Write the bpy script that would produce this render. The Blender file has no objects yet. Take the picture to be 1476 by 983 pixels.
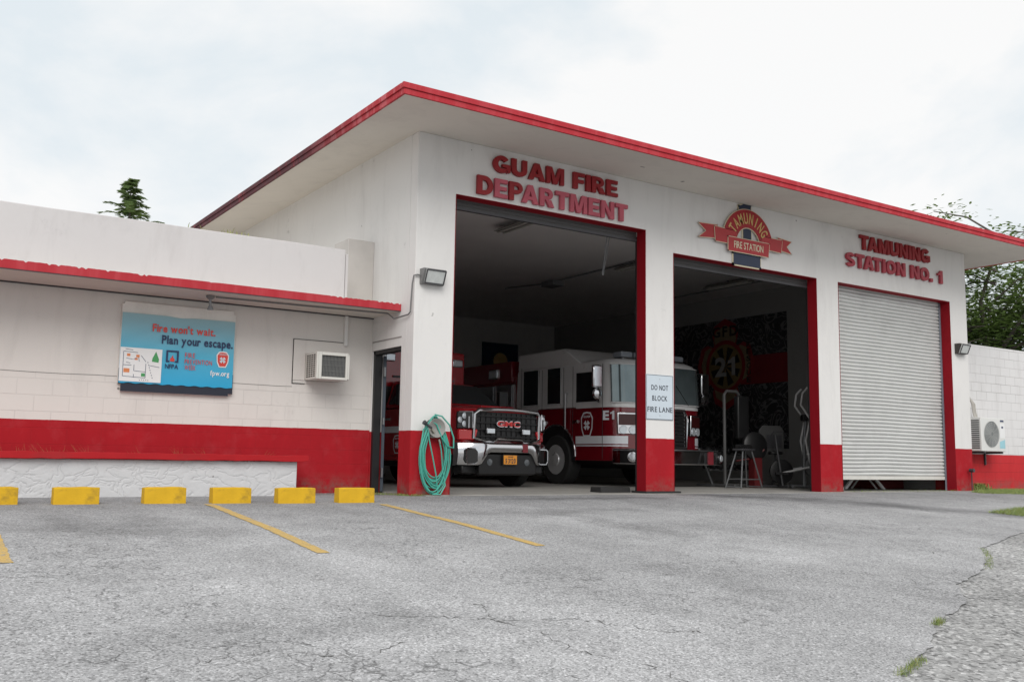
import bpy, bmesh, math, random
from mathutils import Vector, Matrix
random.seed(7)
R = math.radians
sc = bpy.context.scene
COL = sc.collection

# ---------------------------------------------------------------- camera
def cam_axes(yaw, pitch, roll):
    y, p, r = R(yaw), R(pitch), R(roll)
    fw = Vector((math.sin(y)*math.cos(p), math.cos(y)*math.cos(p), math.sin(p)))
    rt = Vector((math.cos(y), -math.sin(y), 0))
    up = rt.cross(fw)
    return rt*math.cos(r)+up*math.sin(r), -rt*math.sin(r)+up*math.cos(r), fw
cam = bpy.data.cameras.new('camera')
camo = bpy.data.objects.new('camera', cam); COL.objects.link(camo)
rt, up, fw = cam_axes(33.5176, 6.9891, .9229)
mw = Matrix((rt, up, -fw)).transposed().to_4x4(); mw.translation = Vector((-6.2504, -11.9363, .5137))
camo.matrix_world = mw
cam.sensor_width = 36; cam.lens = 1391.66*36/1476
cam.clip_start = .05; cam.clip_end = 3000
sc.camera = camo

# ---------------------------------------------------------------- sky, sun, exposure
SUN_EL, SUN_AZ = 38, 208          # azimuth from +Y clockwise, where the sun stands
w = bpy.data.worlds.new('World'); sc.world = w; w.use_nodes = True
nt = w.node_tree; N = nt.nodes; LK = nt.links
for n in list(N): N.remove(n)
wo = N.new('ShaderNodeOutputWorld'); bg = N.new('ShaderNodeBackground'); bg.inputs[1].default_value = .1
sky = N.new('ShaderNodeTexSky'); sky.sky_type = 'NISHITA'; sky.sun_disc = False
sky.sun_elevation = R(SUN_EL); sky.sun_rotation = R(SUN_AZ)
tc = N.new('ShaderNodeTexCoord'); mp = N.new('ShaderNodeMapping'); mp.inputs['Scale'].default_value = (1, 1, 1.9)
mp.inputs['Location'].default_value = (.35, .1, .2)
n1 = N.new('ShaderNodeTexNoise'); n1.inputs['Scale'].default_value = 3.4; n1.inputs['Detail'].default_value = 8; n1.inputs['Roughness'].default_value = .55; n1.inputs['Distortion'].default_value = .2
rp = N.new('ShaderNodeValToRGB'); e = rp.color_ramp.elements
e[0].position = .36; e[0].color = (6.25, 6.75, 7.05, 1); e[1].position = .56; e[1].color = (7.75, 7.72, 7.65, 1)
mx = N.new('ShaderNodeMixRGB'); mx.inputs[0].default_value = .95
LK.new(tc.outputs['Generated'], mp.inputs[0]); LK.new(mp.outputs[0], n1.inputs['Vector'])
LK.new(n1.outputs[0], rp.inputs[0]); LK.new(sky.outputs[0], mx.inputs[1]); LK.new(rp.outputs[0], mx.inputs[2])
LK.new(mx.outputs[0], bg.inputs[0]); LK.new(bg.outputs[0], wo.inputs[0])
sl = bpy.data.lights.new('sun', 'SUN'); sl.energy = 1.5; sl.angle = R(38); sl.color = (1, .97, .93)
so = bpy.data.objects.new('sun', sl); COL.objects.link(so)
sd = Vector((math.sin(R(SUN_AZ))*math.cos(R(SUN_EL)), math.cos(R(SUN_AZ))*math.cos(R(SUN_EL)), math.sin(R(SUN_EL))))
so.rotation_euler = sd.to_track_quat('Z', 'Y').to_euler(); so.location = (-20, -30, 40)
sc.view_settings.view_transform = 'Standard'; sc.view_settings.look = 'None'
sc.view_settings.exposure = .36; sc.view_settings.gamma = 1; sc.view_settings.use_curve_mapping = False
sc.render.engine = 'CYCLES'; sc.cycles.max_bounces = 8; sc.cycles.diffuse_bounces = 5

# ---------------------------------------------------------------- materials
def new_mat(name):
    m = bpy.data.materials.new(name); m.use_nodes = True
    return m, m.node_tree.nodes, m.node_tree.links, m.node_tree.nodes['Principled BSDF']
def nz(N, L, vec, scale, detail=4, rough=.55, dist=0, sc3=None):
    if sc3:
        mp = N.new('ShaderNodeMapping'); mp.inputs['Scale'].default_value = sc3; L.new(vec, mp.inputs[0]); vec = mp.outputs[0]
    n = N.new('ShaderNodeTexNoise'); n.inputs['Scale'].default_value = scale; n.inputs['Detail'].default_value = detail
    n.inputs['Roughness'].default_value = rough; n.inputs['Distortion'].default_value = dist
    L.new(vec, n.inputs['Vector']); return n.outputs[0]
def ramp(N, L, fac, stops):
    r = N.new('ShaderNodeValToRGB'); el = r.color_ramp.elements
    while len(el) < len(stops): el.new(.5)
    for i, (p, c) in enumerate(stops):
        el[i].position = p; el[i].color = (c, c, c, 1) if isinstance(c, (int, float)) else (*c, 1)
    L.new(fac, r.inputs[0]); return r.outputs[0]
def mixc(N, L, fac, a, b, mode='MIX'):
    m = N.new('ShaderNodeMixRGB'); m.blend_type = mode
    for i, x in ((0, fac), (1, a), (2, b)):
        if isinstance(x, (int, float)): m.inputs[i].default_value = x if i == 0 else (x, x, x, 1)
        elif isinstance(x, tuple): m.inputs[i].default_value = (*x, 1)
        else: L.new(x, m.inputs[i])
    return m.outputs[0]
def mth(N, L, op, a, b=0.0, clamp=False):
    m = N.new('ShaderNodeMath'); m.operation = op; m.use_clamp = clamp
    for i, x in ((0, a), (1, b)):
        if isinstance(x, (int, float)): m.inputs[i].default_value = x
        else: L.new(x, m.inputs[i])
    return m.outputs[0]
def bump(N, L, b, h, strength=.3, dist=.01):
    n = N.new('ShaderNodeBump'); n.inputs['Strength'].default_value = strength; n.inputs['Distance'].default_value = dist
    L.new(h, n.inputs['Height']); L.new(n.outputs[0], b.inputs['Normal']); return n
MC = {}
def mat(name, col, rough=.5, metal=0, var=.15, scale=6, bmp=0, spec=.5, dirt=0, coat=0):
    if name in MC: return MC[name]
    m, N, L, b = new_mat(name)
    pos = N.new('ShaderNodeTexCoord').outputs['Object']
    f = nz(N, L, pos, scale, 5)
    c = mixc(N, L, f, tuple(x*(1-var) for x in col), tuple(min(1, x*(1+var)) for x in col))
    if dirt:
        d = ramp(N, L, nz(N, L, pos, 2.3, 8, .7), [(.5, 0), (.72, 1)])
        c = mixc(N, L, mth(N, L, 'MULTIPLY', d, dirt), c, (.05, .045, .04))
    L.new(c, b.inputs['Base Color'])
    b.inputs['Metallic'].default_value = metal
    L.new(mth(N, L, 'ADD', mth(N, L, 'MULTIPLY', f, .15), max(0, rough-.075)), b.inputs['Roughness'])
    b.inputs['Specular IOR Level'].default_value = spec; b.inputs['Coat Weight'].default_value = coat
    if bmp: bump(N, L, b, nz(N, L, pos, scale*8, 3), bmp, .004)
    MC[name] = m; return m
WHITE = (.71, .698, .685); RED = (.36, .014, .021)
def wall_mat(name, band=None, brick=None, off=(0, 0), stucco=0, mold=.5, redcol=RED, white=WHITE, sooty=1.0, fade=1):
    m, N, L, b = new_mat(name)
    geo = N.new('ShaderNodeNewGeometry'); P = geo.outputs['Position']
    sx = N.new('ShaderNodeSeparateXYZ'); L.new(P, sx.inputs[0])
    X, Y, Z = sx.outputs
    big = nz(N, L, P, .7, 6, .6)
    fine = nz(N, L, P, 9, 6, .65)
    streak = nz(N, L, P, 1.0, 7, .68, .6, (2.3, 2.3, .5))
    c = mixc(N, L, big, tuple(x*.93 for x in white), tuple(x*1.06 for x in white))
    c = mixc(N, L, mth(N, L, 'MULTIPLY', ramp(N, L, streak, [(.5, 0), (.75, 1)]), .2*sooty), c, (.30, .28, .27))
    # dark mould blots
    bl = ramp(N, L, nz(N, L, P, 2.6, 9, .75), [(.60, 0), (.74, 1)])
    bl2 = ramp(N, L, nz(N, L, P, .9, 3, .5), [(.50, 0), (.68, 1)])
    c = mixc(N, L, mth(N, L, 'MULTIPLY', mth(N, L, 'MULTIPLY', bl, bl2), mold), c, (.13, .125, .12))
    # small chips
    ch = ramp(N, L, nz(N, L, P, 5.0, 2, .5), [(.775, 0), (.79, 1)])
    c = mixc(N, L, mth(N, L, 'MULTIPLY', ch, .75), c, (.10, .09, .085))
    h = fine
    if brick:
        xy = N.new('ShaderNodeCombineXYZ')
        L.new(mth(N, L, 'ADD', mth(N, L, 'ADD', X, Y), off[0]), xy.inputs[0]); L.new(mth(N, L, 'ADD', Z, off[1]), xy.inputs[1])
        bt = N.new('ShaderNodeTexBrick'); bt.inputs['Scale'].default_value = 1
        bt.inputs['Brick Width'].default_value = .405; bt.inputs['Row Height'].default_value = .2025
        bt.inputs['Mortar Size'].default_value = .006; bt.inputs['Mortar Smooth'].default_value = .25
        bt.inputs['Color1'].default_value = (1, 1, 1, 1); bt.inputs['Color2'].default_value = (.86, .86, .86, 1); bt.inputs['Mortar'].default_value = (.3, .3, .3, 1)
        L.new(xy.outputs[0], bt.inputs['Vector'])
        patch = ramp(N, L, nz(N, L, P, .8, 3, .5), [(.38, .25), (.62, 1)])
        k = mth(N, L, 'MULTIPLY', mth(N, L, 'MULTIPLY', bt.outputs['Fac'], patch), ramp(N, L, mth(N, L, 'MULTIPLY', Z, .25), [(.365, 1), (.385, fade)]))
        c = mixc(N, L, mth(N, L, 'MULTIPLY', k, brick), c, (.28, .27, .26))
        h = mth(N, L, 'SUBTRACT', mth(N, L, 'MULTIPLY', fine, .25), mth(N, L, 'MULTIPLY', k, 1.2))
    if band is not None:
        wob = mth(N, L, 'MULTIPLY', mth(N, L, 'SUBTRACT', nz(N, L, P, 4, 4), .5), .018)
        msk = mth(N, L, 'LESS_THAN', mth(N, L, 'ADD', Z, wob), band)
        rc = mixc(N, L, streak, tuple(x*.78 for x in redcol), tuple(x*1.22 for x in redcol))
        rc = mixc(N, L, mth(N, L, 'MULTIPLY', ramp(N, L, nz(N, L, P, 3.3, 7, .7), [(.5, 0), (.7, 1)]), .35), rc, (.42, .06, .07))
        # splash dirt near the ground
        sp = mth(N, L, 'MULTIPLY', ramp(N, L, Z, [(0, 1), (.30, 0)]), ramp(N, L, nz(N, L, P, 7, 6, .7), [(.4, 0), (.65, 1)]))
        rc = mixc(N, L, mth(N, L, 'MULTIPLY', sp, .85), rc, (.16, .12, .10))
        if brick: rc = mixc(N, L, mth(N, L, 'MULTIPLY', k, brick*.6), rc, (.20, .03, .03))
        c = mixc(N, L, msk, c, rc)
    if stucco:
        q = nz(N, L, P, 4.6, 2, .5, .7, (1, 1, 1.5))
        rid = mth(N, L, 'ABSOLUTE', mth(N, L, 'SUBTRACT', q, .5))
        rid = ramp(N, L, rid, [(0, 0), (.03, .7), (.08, 1)])
        bump(N, L, b, mth(N, L, 'ADD', rid, mth(N, L, 'MULTIPLY', fine, 1.2)), .42, .02)
        c = mixc(N, L, mth(N, L, 'MULTIPLY', mth(N, L, 'SUBTRACT', 1, rid), .0), c, (.25, .245, .24))
    else:
        bump(N, L, b, h, .45, .006)
    L.new(c, b.inputs['Base Color']); b.inputs['Roughness'].default_value = .85; b.inputs['Specular IOR Level'].default_value = .12
    MC[name] = m; return m
def fascia_mat(name, grime):
    m, N, L, b = new_mat(name)
    P = N.new('ShaderNodeNewGeometry').outputs['Position']
    s = nz(N, L, P, 1, 7, .7, 0, (5, 5, .5)); s2 = nz(N, L, P, .5, 3)
    c = mixc(N, L, s, (.36, .022, .032), (.49, .048, .060))
    f = ramp(N, L, s, [(.46, 0), (.56, 1)])
    c = mixc(N, L, mth(N, L, 'MULTIPLY', f, .45 if grime else .08), c, (.62, .20, .22))
    d = ramp(N, L, nz(N, L, P, 1.6, 8, .75, 0, (2.5, 2.5, 1)), [(.42, 0), (.60, 1)])
    if grime:
        sx = N.new('ShaderNodeSeparateXYZ'); L.new(P, sx.inputs[0])
        g = ramp(N, L, mth(N, L, 'MULTIPLY', mth(N, L, 'ADD', sx.outputs[1], 1.0), .25), [(.1, 0), (.75, 1)])
        d = mth(N, L, 'MULTIPLY', ramp(N, L, nz(N, L, P, 1.6, 8, .75, 0, (2.5, 2.5, 1)), [(.22, 0), (.46, 1)]), g)
        c = mixc(N, L, mth(N, L, 'MULTIPLY', d, .88), c, (.035, .02, .025))
    else:
        c = mixc(N, L, mth(N, L, 'MULTIPLY', ramp(N, L, nz(N, L, P, 3.3, 8, .75), [(.70, 0), (.76, 1)]), .6), c, (.12, .03, .03))
    L.new(c, b.inputs['Base Color']); b.inputs['Roughness'].default_value = .6; b.inputs['Specular IOR Level'].default_value = .15
    bump(N, L, b, nz(N, L, P, 14, 5), .25, .004)
    MC[name] = m; return m
def glass(name, col=(.012, .015, .017), rough=.04):
    if name in MC: return MC[name]
    m, N, L, b = new_mat(name)
    pos = N.new('ShaderNodeTexCoord').outputs['Object']
    c = mixc(N, L, nz(N, L, pos, 3), tuple(x*.7 for x in col), tuple(x*1.3 for x in col)); L.new(c, b.inputs['Base Color'])
    b.inputs['Roughness'].default_value = rough; b.inputs['Specular IOR Level'].default_value = .6
    MC[name] = m; return m

M_front = wall_mat('painted_render', .893, mold=.8)
M_wing = wall_mat('painted_block', .913, brick=.22, fade=.08, mold=.5, white=(.67, .64, .61))
M_plain = wall_mat('painted_white', None, mold=.3)
M_soffit = wall_mat('soffit_paint', None, mold=.25, white=(.67, .63, .575), sooty=.8)
M_parapet = wall_mat('parapet_paint', None, mold=.35, white=(.60, .58, .58), sooty=1.4)
M_rwall = wall_mat('right_block', .80, brick=.8, mold=.1, redcol=(.52, .035, .04), white=(.68, .67, .67))
M_stucco = wall_mat('rough_stucco', None, stucco=1, mold=.2, white=(.58, .58, .59), sooty=.5)
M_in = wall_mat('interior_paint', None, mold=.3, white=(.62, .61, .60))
M_fas = fascia_mat('fascia_red', False); M_fasg = fascia_mat('fascia_red_mouldy', True)
M_red = mat('red_paint', RED, .5, 0, .2, 3, .1, dirt=.15)
M_redrev = mat('red_reveal', (.25, .007, .014), .6, 0, .15, 2, .1, .15)
M_capred = mat('red_cap_paint', (.38, .013, .018), .6, 0, .15, 4, .15, .15, dirt=.2)
M_yel = mat('yellow_paint', (.62, .37, .02), .7, 0, .2, 6, .5, .2, dirt=.75)
M_blk = mat('black_plastic', (.012, .012, .013), .45, 0, .2)
M_rub = mat('rubber', (.018, .018, .018), .8, 0, .2, 8, .2)
M_chr = mat('chrome', (.60, .60, .62), .12, 1, .04)
M_rim = mat('rim_alloy', (.70, .71, .72), .3, .55, .1)
M_alu = mat('aluminium', (.45, .46, .47), .35, 1, .1)
M_tred = mat('truck_red', (.30, .006, .012), .22, 0, .06, 2, coat=.6)
M_ered = mat('engine_red', (.15, .004, .010), .2, 0, .06, 2, coat=.6)
M_twh = mat('truck_white', (.62, .62, .62), .3, 0, .04, 2, coat=.4)
M_strp = mat('white_stripe', (.7, .72, .76), .3, 0, .05)
M_gls = glass('dark_glass'); M_gls2 = glass('windscreen_glass', (.16, .20, .21), .05); M_gls2.node_tree.nodes['Principled BSDF'].inputs['Metallic'].default_value = .55; M_lens = mat('lamp_lens', (.62, .66, .70), .12, .35, .15, 40)
M_redlens = mat('red_lens', (.5, .01, .01), .15, 0, .1)
M_navy = mat('navy_paint', (.018, .03, .065), .5, 0, .2)
M_steelblue = mat('blue_grey_paint', (.035, .05, .07), .5, 0, .15, 3, dirt=.3)
M_dgrey = mat('dark_grey', (.05, .05, .055), .5, 0, .2)
M_grey = mat('grey_metal', (.25, .26, .27), .5, .3, .2, 5)
M_offw = mat('offwhite_plastic', (.62, .61, .57), .5, 0, .08, 4, dirt=.12)
M_signw = mat('sign_white', (.55, .62, .68), .35, 0, .05)
M_conc = mat('concrete', (.30, .29, .27), .8, 0, .25, 1.5, .3, dirt=.4)
M_letred = mat('letter_red', (.27, .006, .011), .5, 0, .2, 8)
M_letpink = mat('letter_faded', (.47, .09, .125), .6, 0, .25, 6)
M_gold = mat('gold_paint', (.62, .42, .16), .5, 0, .1)
M_cream = mat('cream_paint', (.70, .62, .45), .5, 0, .1)
M_orange = mat('orange_plate', (.75, .30, .03), .4, 0, .1)
M_white = mat('clean_white', (.75, .75, .75), .5, 0, .05)

# ---------------------------------------------------------------- mesh builder
class MB:
    def __init__(s): s.v = []; s.f = []; s.m = []; s.cm = 0
    def box(s, x0, x1, y0, y1, z0, z1):
        b = len(s.v)
        s.v += [(x, y, z) for z in (z0, z1) for y in (y0, y1) for x in (x0, x1)]
        for q in ((0, 2, 3, 1), (4, 5, 7, 6), (0, 1, 5, 4), (1, 3, 7, 5), (3, 2, 6, 7), (2, 0, 4, 6)):
            s.f.append([b+i for i in q]); s.m.append(s.cm)
        return s
    def rings(s, rs, cap=True, closed=True):
        b = len(s.v); n = len(rs[0])
        for r in rs: s.v += [tuple(p) for p in r]
        for i in range(len(rs)-1):
            for j in range(n if closed else n-1):
                k = (j+1) % n
                s.f.append([b+i*n+j, b+i*n+k, b+(i+1)*n+k, b+(i+1)*n+j]); s.m.append(s.cm)
        if cap:
            s.f.append([b+j for j in range(n)][::-1]); s.m.append(s.cm)
            s.f.append([b+(len(rs)-1)*n+j for j in range(n)]); s.m.append(s.cm)
        return s
    def prism_x(s, yz, x0, x1):      # side profile extruded along X
        return s.rings([[(x0, y, z) for y, z in yz], [(x1, y, z) for y, z in yz]])
    def prism_z(s, xy, z0, z1): return s.rings([[(x, y, z0) for x, y in xy], [(x, y, z1) for x, y in xy]])
    def prism_y(s, xz, y0, y1): return s.rings([[(x, y0, z) for x, z in xz], [(x, y1, z) for x, z in xz]])
    def cyl(s, c, ax, r, l, n=20, r2=None):
        ax = Vector(ax).normalized(); c = Vector(c); r2 = r if r2 is None else r2
        t = ax.orthogonal().normalized(); u = ax.cross(t)
        return s.rings([[c+ax*d+(t*math.cos(2*math.pi*i/n)+u*math.sin(2*math.pi*i/n))*rr for i in range(n)] for d, rr in ((0, r), (l, r2))])
    def lathe(s, c, ax, prof, n=28):   # prof: (distance along axis, radius)
        ax = Vector(ax).normalized(); c = Vector(c)
        t = ax.orthogonal().normalized(); u = ax.cross(t)
        return s.rings([[c+ax*d+(t*math.cos(2*math.pi*i/n)+u*math.sin(2*math.pi*i/n))*rr for i in range(n)] for d, rr in prof])
    def tube(s, pts, r, n=8, closed=False):
        pts = [Vector(p) for p in pts]
        T = []
        for i in range(len(pts)):
            a = pts[max(i-1, 0)]; b = pts[min(i+1, len(pts)-1)]; T.append((b-a).normalized())
        nr = T[0].orthogonal().normalized(); rs = []
        for i, p in enumerate(pts):
            nr = (nr-T[i]*nr.dot(T[i])).normalized(); bn = T[i].cross(nr)
            rr = r[i] if isinstance(r, (list, tuple)) else r
            rs.append([p+(nr*math.cos(2*math.pi*k/n)+bn*math.sin(2*math.pi*k/n))*rr for k in range(n)])
        return s.rings(rs)
    def poly(s, pts, F, d0, d1):      # pts in plane frame F=(o,u,v,n)
        o, u, v, n = F
        a = [o+u*x+v*y+n*d0 for x, y in pts]; b = [o+u*x+v*y+n*d1 for x, y in pts]
        return s.rings([a, b])
    def text(s, txt, F, x0, x1, z0, z1, d0, d1, bold=0.0, gap=.07, space=.32, shear=0):
        """letters laid out to fill the rectangle; mesh outlines from the built in font"""
        gs = []; cx = 0
        for ch in txt:
            if ch == ' ': cx += space; continue
            v, f, w_ = glyph(ch, bold); gs.append((v, f, cx)); cx += w_+gap
        W = cx-gap; lo = min(min(p[1] for p in g[0]) for g in gs); hi = max(max(p[1] for p in g[0]) for g in gs)
        o, u, v_, n = F
        for v, f, c0 in gs:
            b = len(s.v)
            for p in v:
                a = x0+(p[0]+c0)/W*(x1-x0); q = z0+(p[1]-lo)/(hi-lo)*(z1-z0)
                s.v.append(tuple(o+u*a+v_*(q)+n*(d0+(d1-d0)*p[2])))
            for q in f: s.f.append([b+i for i in q]); s.m.append(s.cm)
        return s
    def build(s, name, mats, parent=None, bevel=0, smooth=True, label=None, seg=2):
        me = bpy.data.meshes.new(name); me.from_pydata([tuple(p) for p in s.v], [], s.f)
        mats = mats if isinstance(mats, (list, tuple)) else [mats]
        for m in mats: me.materials.append(m)
        for p, i in zip(me.polygons, s.m): p.material_index = i
        bm = bmesh.new(); bm.from_mesh(me); bmesh.ops.recalc_face_normals(bm, faces=bm.faces)
        if smooth:
            for f in bm.faces: f.smooth = True
            for e_ in bm.edges: e_.smooth = (len(e_.link_faces) == 2 and e_.calc_face_angle(9) < R(34))
        bm.to_mesh(me); bm.free()
        o = bpy.data.objects.new(name, me); COL.objects.link(o)
        if parent: o.parent = parent
        if bevel:
            b = o.modifiers.new('edge', 'BEVEL'); b.width = bevel; b.segments = seg; b.limit_method = 'ANGLE'; b.angle_limit = R(35)
        if label: o['label'] = label
        return o
GL = {}
def glyph(ch, bold):
    k = (ch, bold)
    if k in GL: return GL[k]
    if ch == '1':      # a numeral one with a flag
        t_ = .10+bold*1.6; pl = [(.16, 0), (.16+t_, 0), (.16+t_, .70), (.16+t_*.35, .70), (.10, .60), (0, .565), (0, .565-t_*.75), (.16, .53-t_*.35)]
        n_ = len(pl); v = [(x, y, 0) for x, y in pl]+[(x, y, 1) for x, y in pl]
        GL[k] = (v, [list(range(n_))[::-1], list(range(n_, 2*n_))]+[[i, (i+1) % n_, (i+1) % n_+n_, i+n_] for i in range(n_)], .16+t_); return GL[k]
    cu = bpy.data.curves.new('g', 'FONT'); cu.body = ch; cu.size = 1; cu.offset = bold; cu.extrude = .5; cu.resolution_u = 4
    ob = bpy.data.objects.new('g', cu); COL.objects.link(ob)
    me = bpy.data.meshes.new_from_object(ob)
    x0 = min(v.co.x for v in me.vertices); x1 = max(v.co.x for v in me.vertices)
    v = [(q.co.x-x0, q.co.y, q.co.z+.5) for q in me.vertices]; f = [list(p.vertices) for p in me.polygons]
    bpy.data.objects.remove(ob); bpy.data.curves.remove(cu); bpy.data.meshes.remove(me)
    GL[k] = (v, f, x1-x0); return GL[k]
def heavy(ch):
    """block capitals for the big wall letters, built from butted strips in a 0..0.72 high cell"""
    t = .185; h = .72; P_ = []          # list of polygons
    def strip(pts, w_=t):
        V = [Vector(p) for p in pts]; A = []; B = []
        for i, p in enumerate(V):
            d = (V[min(i+1, len(V)-1)]-V[max(i-1, 0)]).normalized(); q = Vector((-d.y, d.x))*w_/2
            A.append(tuple(p+q)); B.append(tuple(p-q))
        for i in range(len(V)-1): P_.append([A[i], A[i+1], B[i+1], B[i]])
    def arc(cx, cy, rx, ry, a0, a1, n=14): return [(cx+rx*math.cos(R(a0+(a1-a0)*i/n)), cy+ry*math.sin(R(a0+(a1-a0)*i/n))) for i in range(n+1)]
    W = .56; g = t/2
    if ch == 'I': P_.append([(0, 0), (t, 0), (t, h), (0, h)]); W = t
    elif ch == 'T': W = .56; P_.append([(0, h-.16), (W/2-g, h-.16), (W/2-g, 0), (W/2+g, 0), (W/2+g, h-.16), (W, h-.16), (W, h), (0, h)])
    elif ch == 'E': W = .50; P_.append([(0, 0), (W, 0), (W, .15), (t, .15), (t, .29), (W-.04, .29), (W-.04, .43), (t, .43), (t, .57), (W-.01, .57), (W-.01, h), (0, h)])
    elif ch == 'F': W = .48; P_.append([(0, 0), (t, 0), (t, .28), (W-.04, .28), (W-.04, .42), (t, .42), (t, .57), (W, .57), (W, h), (0, h)])
    elif ch == 'M': W = .72; P_.append([(0, 0), (.155, 0), (.155, .50), (W/2-.085, 0), (W/2+.085, 0), (W-.155, .50), (W-.155, 0), (W, 0), (W, h), (W-.22, h), (W/2, .25), (.22, h), (0, h)])
    elif ch == 'N': W = .59; P_.append([(0, 0), (.165, 0), (.165, .46), (W-.18, 0), (W, 0), (W, h), (W-.165, h), (W-.165, .26), (.18, h), (0, h)])
    elif ch == 'A': W = .66; P_ += [[(0, 0), (.19, 0), (.235, .14), (.275, .265), (W/2, .50), (W/2, h), (.235, h)], [(W, 0), (W-.19, 0), (W-.235, .14), (W-.275, .265), (W/2, .50), (W/2, h), (W-.235, h)], [(.235, .14), (W-.235, .14), (W-.275, .265), (.275, .265)]]
    elif ch == 'U': W = .60; strip([(g, h), (g, .28)]+arc(W/2, .28, W/2-g, .28-g, 180, 360)[1:]+[(W-g, h)])
    elif ch == 'D': W = .60; P_.append([(0, 0), (t, 0), (t, h), (0, h)]); strip([(t, h-.08), (.27, h-.08)]+arc(.27, h/2, W-.27-g, h/2-.08, 90, -90, 18)[1:-1]+[(.27, .08), (t, .08)], .165)
    elif ch in 'PR':
        W = .55 if ch == 'P' else .59; P_.append([(0, 0), (t, 0), (t, h), (0, h)])
        strip([(t, h-.07), (.30, h-.07)]+arc(.30, .495, .155, .155, 90, -90, 12)[1:-1]+[(.30, .34), (t, .34)], .145)
        if ch == 'R': P_.append([(.24, .265), (.40, .265), (.45, .29), (W, 0), (W-.20, 0)])
    elif ch == 'O': W = .66; strip(arc(W/2, h/2, W/2-g, h/2-.085, 0, 360, 28), t*.95)
    elif ch == 'G':
        W = .65; strip(arc(W/2, h/2, W/2-g, h/2-.085, 38, 315, 22), t*.95)
        P_.append([(W/2+.02, .25), (W/2+.02, .38), (W, .38), (W, .06), (W-.10, .06), (W-.10, .02), (W-.155, .10), (W-.155, .25)])
    elif ch == 'S':
        W = .56; strip(arc(W/2, .51, W/2-g, .130, 15, 90, 6)+arc(W/2, .51, W/2-g, .130, 100, 255, 10)+[(W/2, .36)]+arc(W/2, .21, W/2-g, .130, 75, -90, 12)+arc(W/2, .21, W/2-g, .130, -100, -165, 6), .16)
    elif ch == '.': P_.append([(0, 0), (t, 0), (t, t), (0, t)]); W = t
    elif ch == '1': W = .34; P_.append([(.155, 0), (W, 0), (W, h), (.20, h), (.16, .62), (0, .565), (0, .44), (.155, .47)])
    return P_, W
def FR(o, u=(1, 0, 0), v=(0, 0, 1), n=(0, -1, 0)): return Vector(o), Vector(u), Vector(v), Vector(n)
def tag(o, label, cat=None, group=None, kind=None):
    if label: o['label'] = label
    if cat: o['category'] = cat
    if group: o['group'] = group
    if kind: o['kind'] = kind
    return o
def empty(name, loc, rz=0, label=None, cat=None, group=None):
    o = bpy.data.objects.new(name, None); COL.objects.link(o); o.location = loc; o.rotation_euler = (0, 0, rz); o.empty_display_size = .2
    return tag(o, label, cat, group)
def struct(o): o['kind'] = 'structure'; return o
def circ(cx, cy, r, n=28, a0=0, a1=360):
    k = n if a1-a0 >= 360 else n+1
    return [(cx+r*math.cos(R(a0+(a1-a0)*i/n)), cy+r*math.sin(R(a0+(a1-a0)*i/n))) for i in range(k)]
def ringpoly(mb, cx, cy, r0, r1, F, d0, d1, n=32, a0=0, a1=360):
    for i in range(n):
        A = R(a0+(a1-a0)*i/n); B = R(a0+(a1-a0)*(i+1)/n)
        mb.poly([(cx+r0*math.cos(A), cy+r0*math.sin(A)), (cx+r1*math.cos(A), cy+r1*math.sin(A)), (cx+r1*math.cos(B), cy+r1*math.sin(B)), (cx+r0*math.cos(B), cy+r0*math.sin(B))], F, d0, d1)
def outline(mb, pts, w_, F, d0, d1):
    n = len(pts)
    for i in range(n):
        a = Vector(pts[i]); b = Vector(pts[(i+1) % n]); t = (b-a)
        if t.length < 1e-6: continue
        t.normalize(); q = Vector((-t.y, t.x))*w_/2; a2 = a-t*w_/2; b2 = b+t*w_/2
        mb.poly([tuple(a2-q), tuple(b2-q), tuple(b2+q), tuple(a2+q)], F, d0, d1)
def cells(mb, us, zs, solid, t0, t1, axis='x'):
    """wall of grid cells between breaks us and zs, faces only where there is no neighbour"""
    def P(u, t, z): return (u, t, z) if axis == 'x' else (t, u, z)
    nu, nz_ = len(us)-1, len(zs)-1
    S = lambda i, j: 0 <= i < nu and 0 <= j < nz_ and solid(i, j)
    for i in range(nu):
        for j in range(nz_):
            if not S(i, j): continue
            a, b, c, d = us[i], us[i+1], zs[j], zs[j+1]
            Q = [[P(a, t, c), P(b, t, c), P(b, t, d), P(a, t, d)] for t in (t0, t1)]
            if not S(i-1, j): Q.append([P(a, t0, c), P(a, t1, c), P(a, t1, d), P(a, t0, d)])
            if not S(i+1, j): Q.append([P(b, t0, c), P(b, t1, c), P(b, t1, d), P(b, t0, d)])
            if not S(i, j-1): Q.append([P(a, t0, c), P(a, t1, c), P(b, t1, c), P(b, t0, c)])
            if not S(i, j+1): Q.append([P(a, t0, d), P(a, t1, d), P(b, t1, d), P(b, t0, d)])
            for q in Q:
                k = len(mb.v); mb.v += q; mb.f.append([k, k+1, k+2, k+3]); mb.m.append(mb.cm)
    # weld duplicates
    idx = {}; nv = []; remap = []
    for p in mb.v:
        key = tuple(round(x, 4) for x in p)
        if key not in idx: idx[key] = len(nv); nv.append(p)
        remap.append(idx[key])
    mb.v = nv; mb.f = [[remap[i] for i in f] for f in mb.f]
    return mb

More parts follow.
